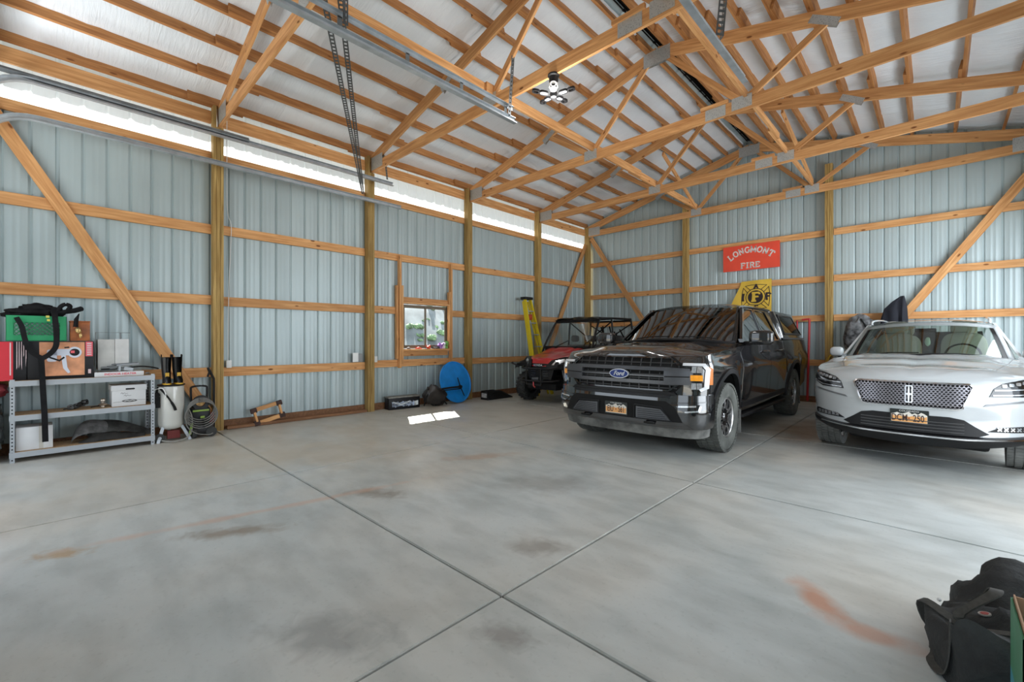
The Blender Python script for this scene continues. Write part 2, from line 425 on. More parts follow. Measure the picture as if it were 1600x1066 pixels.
# ribbed steel sheets
def profile(w=.914):
    p = []; n = 4; s = w/n
    for k in range(n):
        c = k*s + s/2 - s/2
        p += [(c+.012, .019), (c+.030, .0)]
        for q in (.33, .66):
            m = c+.030+(s-.042)*q
            p += [(m-.018, 0), (m-.008, -.0025), (m+.008, -.0025), (m+.018, 0)]
        p += [(c+s-.012, .0)]
        p += [(c+s, .019)] if k == n-1 else []
    return [(-.0, .019)]+p
PROF = profile()
def metal_panel(name, mat, parent, org, du, dn, z0, ztop, w=.914, hole=None, wmax=None):
    """sheet starting at org, running along du, ribs pushed out along dn"""
    bm = nb(); org = V(org); du = V(du); dn = V(dn); pr = [p for p in PROF if p[0] <= (wmax or 9)+1e-6]
    S_ = [p[0] for p in pr]
    if hole:
        for h in hole[:2]:
            if 0 < h < w: S_.append(h)
        S_ = sorted(set(S_))
    def dep(s):
        for a, b in zip(pr[:-1], pr[1:]):
            if a[0] <= s <= b[0]: return a[1]+(b[1]-a[1])*(s-a[0])/max(b[0]-a[0], 1e-6)
        return pr[-1][1]
    for a, b in zip(S_[:-1], S_[1:]):
        if b-a < 1e-5: continue
        zr = [(z0, None)]
        mid = (a+b)/2
        segs = [(z0, ztop, )]
        if hole and hole[0] < mid < hole[1]: segs = [(z0, lambda s, h=hole[2]: h), (hole[3], ztop)]
        for lo, hi in segs:
            q = []
            for s, e in ((a, 0), (b, 0), (b, 1), (a, 1)):
                z = (hi(s) if e else lo)
                q.append(bm.verts.new(org+du*s+dn*dep(s)+V((0, 0, z))))
            bm.faces.new(q)
    bmesh.ops.remove_doubles(bm, verts=bm.verts[:], dist=1e-4)
    return ob(name, bm, mat, parent, ang=20)
def wallbase(name, x0, x1, y0, y1, z0, z1): # the treated skirt board that carries a wall; its sheets and timbers are pieces of it
    return struct(box(name, SKIRT, None, x0, x1, y0, y1, z0, z1, ang=0))
wl = wallbase('wall_left', -.05, -.01, Y0, YL, .0, .13)
wb = wallbase('wall_back', 0, WX, YL+.02, YL+.06, .0, .13)
wr = wallbase('wall_right', WX+.01, WX+.05, Y0, YL, .0, .13)
wf = wallbase('wall_front', 4.2, 6.5, Y0-.05, Y0-.01, .0, .13)
n = 14
for i in range(n):
    y = Y0-.04+i*.914
    hole = None
    if y < 6.02 and y+.914 > 4.86: hole = (4.86-y, 6.02-y, 1.18, 2.10)
    wm = min(.914, YL+.05-y)
    metal_panel('metal_panel', SIDING, wl, (-.055, y, 0), (0, 1, 0), (-1, 0, 0), .02, lambda s: 4.18, hole=hole, wmax=wm)
    metal_panel('translucent_panel', TRANSL, wl, (-.058, y, 0), (0, 1, 0), (-1, 0, 0), 4.15, lambda s: 4.93, wmax=wm)
    metal_panel('metal_panel', SIDING, wr, (WX+.055, y, 0), (0, 1, 0), (1, 0, 0), 3.4 if 2.5 < y < 6.0 or 6.9 < y < 10.2 else .02, lambda s: 4.18, wmax=wm)  # front gap: assumed side door; rear gap: added to admit the rear fill light
    metal_panel('translucent_panel', TRANSL, wr, (WX+.058, y, 0), (0, 1, 0), (1, 0, 0), 4.15, lambda s: 4.93, wmax=wm)
for i in range(11):
    x = -.05+i*.914; wm = min(.914, WX+.06-x)
    metal_panel('metal_panel', SIDING, wb, (x, YL+.065, 0), (1, 0, 0), (0, 1, 0), .02, lambda s, x=x: ZR(min(max(x+s, 0), WX))+.158, wmax=wm)
    # front wall: above and between two door openings, left open for added fill
    for (a, b, lo) in ((x, x+.914, 3.75),):
        metal_panel('metal_panel', SIDING, wf, (x, Y0-.055, 0), (1, 0, 0), (0, -1, 0), lo, lambda s, x=x: ZR(min(max(x+s, 0), WX))+.158, wmax=wm)
for (x, w_) in ((-.05, .6), (4.15, .914), (5.06, .914), (5.97, .56), (8.8, .5)):
    metal_panel('metal_panel', SIDING, wf, (x, Y0-.055, 0), (1, 0, 0), (0, -1, 0), .02, lambda s: 3.78, wmax=w_)
# posts: three plies of treated lumber
def post(parent, cx, cy, z1, along='y', notch=0, w=.135, d=.14):
    bm = nb()
    for k in range(3):
        o = (k-1)*w/3; t = w/6-.002; zt = z1
        if notch and k > 0: zt = notch
        if along == 'y': bx(bm, cx-d/2, cx+d/2, cy+o-t, cy+o+t, 0, zt)
        else: bx(bm, cx+o-t, cx+o+t, cy-d/2, cy+d/2, 0, zt)
    m = M.Rotation(R(90), 4, 'Y')     # length becomes the local x axis so that the grain runs up the post
    bmesh.ops.transform(bm, matrix=m.inverted() @ M.Translation((-cx, -cy, 0)), verts=bm.verts[:])
    return ob('post', bm, POST, parent, mtx=M.Translation((cx, cy, 0)) @ m, ang=0)
for y in PY:
    post(wl, .045, y, 4.84, notch=4.53); (post(wr, WX-.045, y, 4.84, notch=4.53) if y not in (4.11, 9.02) else None)
for x in (3.10, 6.165): post(wb, x, 11.40, 5.1 if x > 5 else 4.9, along='x')
for x in (4.25, 6.42): post(wf, x, Y0+.04, 4.55, along='x')
# girts, butted between the posts
def girts(parent, x, side, bays, levels, names='girt'):
    for a, b in bays:
        for (z0, z1) in levels:
            beam(names, (x, a, (z0+z1)/2), (x, b, (z0+z1)/2), .038, z1-z0, WOOD, parent)
bays = [(PY[i]+.07, PY[i+1]-.07) for i in range(5)]
lv = [(.81, .95), (1.885, 2.025), (2.95, 3.09), (4.045, 4.175), (4.60, 4.785)]
random.seed(3)
for i, (a, b) in enumerate(bays):
    for j, (z0, z1) in enumerate(lv):
        dz = random.uniform(-.012, .012)
        if i == 2 and j == 1:
            for u, v in ((a, 4.74), (6.10, b)): beam('girt', (-.02, u, (z0+z1)/2), (-.02, v, (z0+z1)/2), .038, .14, WOOD, wl)
        else: beam('girt', (-.02, a, (z0+z1)/2+dz), (-.02, b, (z0+z1)/2+dz), .038, z1-z0, WOOD, wl)
        if i not in (1, 2, 3, 4) or z0 > 3.5: beam('girt', (WX+.02, a-.07, (z0+z1)/2), (WX+.02, b+.07, (z0+z1)/2), .038, z1-z0, WOOD, wr)
for (a, b) in ((.12, 3.03), (3.17, 6.10), (6.24, WX-.12)):
    for (z0, z1) in ((.80, .935), (1.77, 1.90), (2.61, 2.745), (3.59, 3.73)):
        beam('girt', (a, 11.45, (z0+z1)/2), (b, 11.45, (z0+z1)/2), .038, .135, WOOD, wb)
for z in (1.8, 2.9): beam('girt', (4.32, Y0-.02, z), (6.35, Y0-.02, z), .038, .14, WOOD, wf)
beam('girt', (0, Y0-.02, 3.85), (WX, Y0-.02, 3.85), .038, .24, WOOD, wf)
# diagonal wind braces let on to the girts
beam('diagonal_brace', (.02, -.62, 4.13), (.02, 1.64, .08), .036, .14, WOOD, wl, up=V((0, .85, .53)))
beam('diagonal_brace', (.02, 11.30, 4.30), (.02, 9.10, .30), .036, .13, WOOD, wl, up=V((0, .85, -.45)))
beam('diagonal_brace', (.16, 11.40, 4.50), (3.0, 11.40, .25), .036, .14, WOOD, wb, up=V((.8, 0, .5)))
beam('diagonal_brace', (9.12, 11.40, 4.45), (6.3, 11.40, .25), .036, .14, WOOD, wb, up=V((-.8, 0, .5)))
# loose board lying along the foot of the left wall, between the first two posts in view
tag(beam('loose_board', (.085, 1.76, .028), (.07, 4.02, .028), .10, .045, SKIRT, None), 'brown treated board lying on the floor along the foot of the left wall', 'board')
# ---- window
win = struct(thing('window_1', 'x', 'x')); del win['label']; del win['category']
BRONZE = pbr('bronze_aluminium', (.16, .13, .09), .45, .3)
bm = nb()
bx(bm, -.075, -.02, 4.87, 4.905, 1.19, 2.09); bx(bm, -.075, -.02, 5.975, 6.01, 1.19, 2.09)
bx(bm, -.075, -.02, 4.905, 5.975, 1.19, 1.225); bx(bm, -.075, -.02, 4.905, 5.975, 2.055, 2.09)
ob('window_frame', bm, BRONZE, win, ang=0)
for (a, b, x) in ((4.905, 5.455, -.055), (5.425, 5.975, -.040)):
    bm = nb()
    for q in ((a, a+.03, 1.225, 2.055), (b-.03, b, 1.225, 2.055), (a+.03, b-.03, 1.225, 1.255), (a+.03, b-.03, 2.025, 2.055)):
        bx(bm, x-.01, x+.01, q[0], q[1], q[2], q[3])
    s = ob('sash', bm, BRONZE, win, ang=0)
    box('pane', GLASS, s, x-.002, x+.002, a+.03, b-.03, 1.255, 2.025, ang=0)
# rough framing of the window
for nm, y0, y1, z0, z1, x0, x1 in (
        ('stud', 4.74, 4.78, .80, 3.06, -.0, .09), ('stud', 4.79, 4.83, .88, 2.46, .0, .085), ('stud', 4.69, 4.73, .98, 2.46, -.02, .05),
        ('stud', 6.03, 6.07, .82, 3.05, .0, .09), ('stud', 5.99, 6.025, 1.15, 2.42, -.0, .085),
        ):
    o = beam(nm, ((x0+x1)/2, (y0+y1)/2, z0), ((x0+x1)/2, (y0+y1)/2, z1), y1-y0, x1-x0, WOOD, win, up=V((1, 0, 0)))
for (z0, z1, x0, x1) in ((1.135, 1.175, -.04, .09), (1.03, 1.13, -.02, .02), (2.11, 2.15, -.04, .09), (2.155, 2.24, -.02, .02)):
    beam('lintel' if z0 > 2 else 'sill', ((x0+x1)/2, 4.83, (z0+z1)/2), ((x0+x1)/2, 5.99, (z0+z1)/2), x1-x0, z1-z0, WOOD, win)
# ---- roof
ce = struct(box('ceiling', GALVD, None, RX-.03, RX+.03, Y0-.3, YL+.3, ZR(RX)+.155, ZR(RX)+.185, ang=0))
def roofsheet(side):
    x0, x1 = (-.52, RX) if side < 0 else (RX, WX+.52)
    for i in range(14):
        y = Y0-.3+i*.95
        bm = nb(); nn = 13
        for k in range(nn):
            pass
        ps = [(0, 0), (.2, 0), (.22, .02), (.26, .02), (.28, 0), (.44, 0), (.46, .02), (.50, .02), (.52, 0), (.68, 0), (.70, .02), (.74, .02), (.76, 0), (.95, 0)]
        zf = lambda x: 4.83+.25*(x if side < 0 else WX-x)+.155
        A = [bm.verts.new((x0, y+s, zf(x0)+d)) for s, d in ps]; Bv = [bm.verts.new((x1, y+s, zf(x1)+d)) for s, d in ps]
        for k in range(len(ps)-1): bm.faces.new((A[k], A[k+1], Bv[k+1], Bv[k]))
        ob('roof_panel', bm, SIDING, ce, ang=20)
roofsheet(-1); roofsheet(1)
# insulation blanket above the purlins: strips 1.22 wide, sagging and puckered
for side in (-1, 1):
    for i in range(11):
        y0 = Y0+i*1.13; bm = nb(); nx, ny = 56, 10; g = []
        for a in range(nx+1):
            row = []
            for b in range(ny+1):
                s = a/nx*(RX-.14)+.0; x = s if side < 0 else WX-s
                y = y0+1.13*b/ny
                ph = (s/.60) % 1.0
                sag = -.022*math.sin(math.pi*ph)**2*(1+.8*noise.noise(V((s*1.3, y*2.2, side*3))))
                wr_ = .006*noise.noise(V((s*4, y*12, side)))
                edge = -.010 if b in (0, ny) else 0
                row.append(bm.verts.new((x, y, ZR(x)+.135+sag+wr_+edge)))
            g.append(row)
        for a in range(nx):
            for b in range(ny): bm.faces.new((g[a][b], g[a+1][b], g[a+1][b+1], g[a][b+1]))
        ob('insulation_sheet', bm, FOIL, ce, ang=60)
# purlins on edge, lapped over each truss
random.seed(5)
PURS = {-1: [.02, .59, 1.18, 1.70, 2.28, 2.86, 3.36, 3.76, 4.13, 4.47], 1: [.02, .59, 1.18, 1.76, 2.18, 2.57, 2.97, 3.36, 3.74, 4.13, 4.47]}
edges = [Y0]+PY[1:5]+[YL]
for side in (-1, 1):
    for k, s in enumerate(PURS[side]):
        for i in range(5):
            x = s if side < 0 else WX-s
            x += (.019 if i % 2 else -.019)
            a = edges[i]-(random.uniform(.22, .42) if i else 0); b = edges[i+1]+(random.uniform(.22, .42) if i < 4 else 0)
            zc = ZR(x)+.005+.068
            up = V((-.25 if side < 0 else .25, 0, 1)).normalized()
            beam('purlin', (x, a, zc), (x, b, zc), .038, .136, PURL, ce, up=up)
# ridge vent: dark corrugated foam strip
for (a) in (0,):
    bm = nb(); bx(bm, RX-.10, RX+.10, Y0, YL, ZR(RX)+.145, ZR(RX)+.15)
    for k in range(-2, 3): bx(bm, RX+k*.035-.006, RX+k*.035+.006, Y0, YL, ZR(RX)+.12, ZR(RX)+.144)
    ob('ridge_vent', bm, BLACKM, ce, ang=0)
# ---- trusses: one thing each
TD = .036
def truss(y, label):
    t = thing('roof_truss', label, 'roof truss', (0, y, 0), group='timber roof trusses')
    ch = .180
    def B(nm, a, b, h, w=TD, dy=0): return beam(nm, (a[0], dy, a[1]), (b[0], dy, b[1]), w, h, WOOD, t)
    for s in (-1, 1):
        X = lambda q: q if s < 0 else WX-q
        # top chord runs from wall to ridge, its upper edge on ZR
        d = ch/2
        bm = nb(); L = math.hypot(RX, RX*.25)
        B('top_chord', (X(.0), 4.83-d*1.03), (X(RX), 4.83+.25*RX-d*1.03), ch)
        B('web', (X(RX-.16), 5.78), (X(3.42), 4.68), .085); B('web', (X(3.36), 4.66), (X(2.42), 5.28), .085)
    B('bottom_chord', (.04, 4.612), (5.52, 4.612), .165); B('bottom_chord', (5.52, 4.612), (WX-.04, 4.612), .165)
    def P(x0, x1, z0, z1, rot=0):
        bm = nb(); cx, cz = (x0+x1)/2, (z0+z1)/2
        for dy in (-TD/2-.003, TD/2+.003): bx(bm, -(x1-x0)/2, (x1-x0)/2, dy-.001, dy+.001, -(z1-z0)/2, (z1-z0)/2)
        ob('gusset_plate', bm, PLATE, t, mtx=M.Translation((cx, 0, cz)) @ M.Rotation(rot, 4, 'Y'), ang=0)
    for s in (-1, 1):
        X = lambda q: q if s < 0 else WX-q
        a, b = sorted((X(.12), X(.52))); P(a, b, 4.56, 4.80)
        a, b = sorted((X(3.26), X(3.52))); P(a, b, 4.56, 4.73)
        a, b = sorted((X(2.28), X(2.62))); P(a, b, 5.25, 5.35, -.55 if s < 0 else .55)
    P(RX-.22, RX+.22, 5.72, 5.95); P(5.38, 5.66, 4.54, 4.70)
    beam('splice_cleat', (5.32, -.03, 4.72), (5.70, -.03, 4.72), .036, .05, WOOD, t)
    return t
names = ['timber roof truss at the front wall, outside the picture at the top left', 'roof truss nearest the camera, on the left wall post beside the pressure washer',
         'roof truss on the left wall post just left of the window, carrying the ceiling lamp', 'roof truss on the left wall post between the window and the yellow ladder',
         'roof truss on the left wall post just right of the yellow ladder', 'end truss standing against the metal back wall above the red sign']
for y, l in zip(PY, names):
    if y > 0: truss(y+.02 if y < 11 else 11.34, l)
# runners laid on the bottom chords from truss to truss
rb = thing('truss_runner', 'long orange board laid across the truss bottom chords left of the lamp', 'board', (3.40, 0, 0), group='long runners on the bottom chords')
rb2 = thing('truss_runner', 'long orange board laid across the truss bottom chords beside the rightmost door track', 'board', (5.88, 0, 0), group='long runners on the bottom chords')
for r_, hh in ((rb, .14), (rb2, .088)):
    for (a, b, dx) in ((Y0, 4.4, 0), (4.0, 8.3, .04), (7.9, 11.4, 0)): beam('plank', (dx, a, 4.697+hh/2), (dx, b, 4.697+hh/2), .038, hh, WOOD, r_)
sway = [((3.42, 9.1, 4.75), (2.5, 10.2, 5.35), 'diagonal bracing board below the left roof slope near the back wall'),
        ((5.80, 9.1, 5.5), (5.9, 11.2, 4.75), 'sloping bracing board from the right roof slope down to the end truss'),
        ((3.5, 9.2, 5.45), (3.42, 11.2, 4.75), 'sloping bracing board from the left roof slope down to the end truss')]
for a, b, l in sway: tag(beam('sway_brace', a, b, .038, .088, WOOD, None), l, 'board')
# ---- overhead door tracks
def track(name, pts, label, holes=True):
    t = thing(name, label, 'door track', (0, 0, 0), group='steel tracks of the overhead doors')
    bm = nb(); pts = [V(p) for p in pts]; rings = []
    prof = [(0, 0), (.055, 0), (.055, .006), (.006, .006), (.006, .045), (.030, .052), (.030, .057), (0, .050)]
    for i, p in enumerate(pts):
        d = (pts[min(i+1, len(pts)-1)]-pts[max(i-1, 0)]).normalized(); s = V((1, 0, 0)); nn = s.cross(d).normalized()
        rings.append([bm.verts.new(p+s*(a-.02)+nn*(b-.02)*1.25) for a, b in prof])
    for i in range(len(rings)-1):
        for k in range(len(prof)): bm.faces.new((rings[i][k], rings[i][(k+1) % len(prof)], rings[i+1][(k+1) % len(prof)], rings[i+1][k]))
    bm.faces.new(rings[0]); bm.faces.new(rings[-1][::-1])
    ob('rail', bm, GALV, t, ang=30); return t
arc = [(0, -.62+.45*(1-math.cos(R(a))), 3.43+.45*math.sin(R(a))) for a in range(0, 91, 10)]
def dtrack(x, yend, label):
    pts = [(x, -.62, 2.3)]+[(x, y, z) for _, y, z in arc]+[(x, yend, 3.90)]
    return track('door_track', pts, label)
def uptrack(x, yend, label, z=4.30):
    pts = [(x, -.62, 3.3)]+[(x, -.62+.42*(1-math.cos(R(a))), z-.42+.42*math.sin(R(a))) for a in range(0, 91, 10)]+[(x, yend, z)]
    t = track('door_track', pts, label)
    bm = nb(); bx(bm, x-.02, x+.02, -.62, yend*.45, z+.05, z+.056); bx(bm, x-.02, x-.014, -.62, yend*.45, z+.02, z+.09); ob('stiffener', bm, GALVD, t, ang=0); return t
dtrack(.40, 4.58, 'lower steel door track running along the left wall below the bright strip')
uptrack(.40, 4.40, 'upper steel door track running along the left wall above the bright strip')
t2 = dtrack(4.27, 3.70, 'steel door track ending beside the ceiling lamp')
ob('stiffener', bx(bx(nb(), 4.24, 4.246, -.6, 3.68, 4.03, 4.07), 4.24, 4.275, -.6, 3.68, 4.065, 4.07), GALV, t2, ang=0)
for k in range(6): box('bracket', GALVD, t2, 4.238, 4.246, .3+k*.65, .34+k*.65, 3.92, 4.04, ang=0)
t3 = dtrack(6.45, 4.68, 'steel door track at the top right, ending right of the truss peaks')
def perf(name, p0, p1, label, w=.045, parent=None):
    """slotted angle iron: two flanges with real slots left open"""
    t = parent or thing(name, label, 'hanger', group='slotted steel hangers of the door tracks'); m, L = frame_of(p0, p1); bm = nb(); k = -L/2
    while k < L/2:
        e = min(k+.05, L/2)
        for a in (0, 1):
            for (u0, u1, s0, s1) in ((0, .013, k, e), (w-.013, w, k, e), (.013, w-.013, k, k+.022)):
                s1 = min(s1, L/2)
                if a: bx(bm, s0, s1, u0, u1, 0, .003, m)
                else: bx(bm, s0, s1, 0, .003, u0, u1, m)
        k += .05
    ob('slotted_angle', bm, pbr('dark_zinc', (.11, .12, .125), .45, .5, .2, 9), t, ang=0); return t
perf('cross_brace', (.42, 3.76, 3.97), (4.24, 1.46, 4.12), 'slotted steel angle slung from the left wall track up to the next door track', .05)
perf('cross_brace', (.44, 3.74, 4.00), (4.24, 1.60, 4.17), 'second slotted steel angle, close beside the first below the roof', .05)
perf('track_hanger', (4.30, 3.60, 3.93), (4.30, 3.66, 4.62), 'short slotted hanger at the end of the track beside the ceiling lamp')
perf('track_hanger', (6.50, 3.95, 3.95), (6.55, 4.0, 4.70), 'slotted hanger on the top right door track', .07)
perf('track_hanger', (4.30, 1.62, 3.95), (4.30, 1.62, 4.6), 'slotted hanger on the middle track at the truss nearest the camera')
perf('track_hanger', (.42, 4.25, 4.36), (.55, 4.14, 4.62), 'small slotted hanger at the far end of the upper left wall track', .03)
# outside: yard and hillside seen through the window
GRAV = pbr('dry_ground', (.24, .23, .20), .9, 0, .25, 1.2)
gd = struct(box('ground', GRAV, None, -60, 40, -40, 60, -.30, -.15, ang=0))
hz = lambda x: -.2+.62*(-x-7)*min(1, max(0, (-x-7)/5))
bm = nb(); g = []
for a in range(31):
    row = []
    for b in range(31):
        x = -7-1.2*a; y = -10+1.6*b
        row.append(bm.verts.new((x, y, hz(x)+.5*noise.noise(V((x*.3, y*.3, 0))))))
    g.append(row)
for a in range(30):
    for b in range(30): bm.faces.new((g[a][b], g[a+1][b], g[a+1][b+1], g[a][b+1]))
struct(ob('hillside', bm, pbr('hill_scrub', (.17, .185, .19), .95, 0, .35, .8), None))
LEAF = pbr('scrub_leaf', (.16, .24, .13), .9, 0, .5, 3)
random.seed(11); bm = nb()
for i in range(90):
    x = random.uniform(-14, -7.6); y = (7.8-x)*random.uniform(.45, .80); s = random.uniform(.10, .34)
    z = hz(x)
    for q in range(4): blob(bm, (x+random.uniform(-.5, .5)*s, y+random.uniform(-.5, .5)*s, z+s*.4+random.uniform(0, .3)*s), (s*.5, s*.5, s*.4), 9, 6, .6, 2.5, i+q)
ob('hillside_scrub', bm, LEAF, None, ang=0, label='green scrub on the dry hillside outside the window', kind='stuff')['category'] = 'bushes'
# ================================================================ VEHICLES
def clamp(v, a=0., b=1.): return max(a, min(b, v))
def lerp(a, b, t): return a+(b-a)*t
def interp(tab, x):
    if x <= tab[0][0]: return tab[0][1]
    for (a, u), (b, v) in zip(tab[:-1], tab[1:]):
        if x <= b: t = (x-a)/(b-a); return u+(v-u)*t
    return tab[-1][1]
def sinterp(tab, x):
    if x <= tab[0][0]: return tab[0][1]
    for (a, u), (b, v) in zip(tab[:-1], tab[1:]):
        if x <= b: t = (x-a)/(b-a); t = t*t*(3-2*t); return u+(v-u)*t
    return tab[-1][1]
class Body:
    """closed body shell: rounded plan outline, swept from sill to belt, crowned on top. y runs backwards, front at y=F"""
    def __init__(s, F, Rr, W, D, n, Dr, nr, wz, fz, zbot, ztop, crown, wy=lambda y, z: 0., rows=14):
        s.F, s.R, s.W, s.D, s.n, s.Dr, s.nr = F, Rr, W, D, n, Dr, nr
        s.wz, s.fz, s.zbot, s.ztop, s.crown, s.wy, s.rows = wz, fz, zbot, ztop, crown, wy, rows
    def shift(s, y0, z): return s.fz(z)*clamp(1-(y0-s.F)/1.0)**1
    def half(s, y0, z): return s.W*s.wz(z, y0)+s.wy(y0, z)
    def front(s, x, z):                      # y of the fascia at (x, z)
        a = clamp(abs(x)/(s.W*s.wz(z, s.F+s.D*.5)), 0, .999); y0 = s.F+s.D*(1-(1-a**s.n)**(1/s.n))
        return y0+s.shift(y0, z)
    def mfront(s, x, z, d): # map for patches; d outward
        e = .01; dy = (s.front(x+e, z)-s.front(x-e, z))/(2*e); dy = clamp(dy, -3, 3)
        n = V((dy, -1, 0)).normalized(); return V((x, s.front(x, z), z))+n*d
    def mside(s, sg):
        def f(y, z, d):
            x = s.half(y, z)+d; return V((sg*x, y, z))
        return f
    def mtop(s):
        def f(x, y, d):
            b = s.half(y, s.ztop(y)); return V((x, y, s.ztop(y)+s.crown(clamp(x/b, -1, 1), y)+d))
        return f
    def outline(s):
        o = []; N = 22
        for i in range(N+1):
            th = math.pi/2*i/N; o.append((math.sin(th)**(2/s.n), s.F+s.D*(1-math.cos(th)**(2/s.n))))
        y = s.F+s.D; y1 = s.R-s.Dr; k = max(4, int((y1-y)/.06))
        for i in range(1, k): o.append((1, lerp(y, y1, i/k)))
        for i in range(N, -1, -1):
            th = math.pi/2*i/N; o.append((math.sin(th)**(2/s.nr), s.R-s.Dr*(1-math.cos(th)**(2/s.nr))))
        return o
    def build(s):
        bm = nb(); O = s.outline(); K = s.rows; cols = {}
        for sg in (-1, 1):
            for i, (a, y0) in enumerate(O):
                zb, zt = s.zbot(y0), s.ztop(y0)
                for k in range(K+1):
                    z = lerp(zb, zt, k/K)
                    cols[sg, i, k] = bm.verts.new((sg*a*s.half(y0, z), y0+s.shift(y0, z), z))
            for i in range(len(O)-1):
                for k in range(K): bm.faces.new((cols[sg, i, k], cols[sg, i+1, k], cols[sg, i+1, k+1], cols[sg, i, k+1]))
        C = 16
        for top in (0, 1):
            k = K if top else 0; rows = []
            for i, (a, y0) in enumerate(O):
                l, r = cols[-1, i, k], cols[1, i, k]; row = [l]
                for c in range(1, C):
                    xi = -1+2*c/C; p = l.co.lerp(r.co, c/C)
                    if top: p.z += s.crown(xi, y0)*clamp(a*1.5)
                    row.append(bm.verts.new(p))
                row.append(r); rows.append(row)
            for A, Bv in zip(rows[:-1], rows[1:]):
                for c in range(C): bm.faces.new((A[c], A[c+1], Bv[c+1], Bv[c]))
        bmesh.ops.remove_doubles(bm, verts=bm.verts[:], dist=1e-4)
        bmesh.ops.dissolve_degenerate(bm, edges=bm.edges[:], dist=1e-5)
        bmesh.ops.recalc_face_normals(bm, faces=bm.faces[:])
        return bm
def cut(o, cutters):
    """boolean difference, applied at once"""
    for c in cutters:
        me = bpy.data.meshes.new('cut'); bmesh.ops.recalc_face_normals(c, faces=c.faces[:]); c.to_mesh(me); c.free()
        co = bpy.data.objects.new('cut', me); link(co); co.matrix_basis = M.Identity(4)
        m = o.modifiers.new('b', 'BOOLEAN'); m.operation = 'DIFFERENCE'; m.solver = 'EXACT'; m.object = co
        co['_c'] = 1
    par = o.parent; mb = o.matrix_basis.copy(); o.parent = None; o.matrix_basis = M.Identity(4)
    bpy.context.view_layer.update()
    dg = bpy.context.evaluated_depsgraph_get(); me = bpy.data.meshes.new_from_object(o.evaluated_get(dg))
    o.modifiers.clear(); o.data = me; o.parent = par; o.matrix_basis = mb
    for c in [c for c in bpy.data.objects if c.get('_c')]: bpy.data.objects.remove(c)
    me.polygons.foreach_set('use_smooth', [True]*len(me.polygons)); me.set_sharp_from_angle(angle=R(32))
    return o
def xcyl(cx0, cx1, y, z, r, seg=48): return cyl(nb(), (cx0, y, z), (cx1, y, z), r, seg=seg)
ALLOY = pbr('machined_alloy', (.62, .62, .62), .25, .9)
GLOSSBLACK = pbr('gloss_black', (.01, .01, .011), .12, 0, 0, coat=.6)
HUB = pbr('brake_grey', (.10, .10, .10), .5, .6)
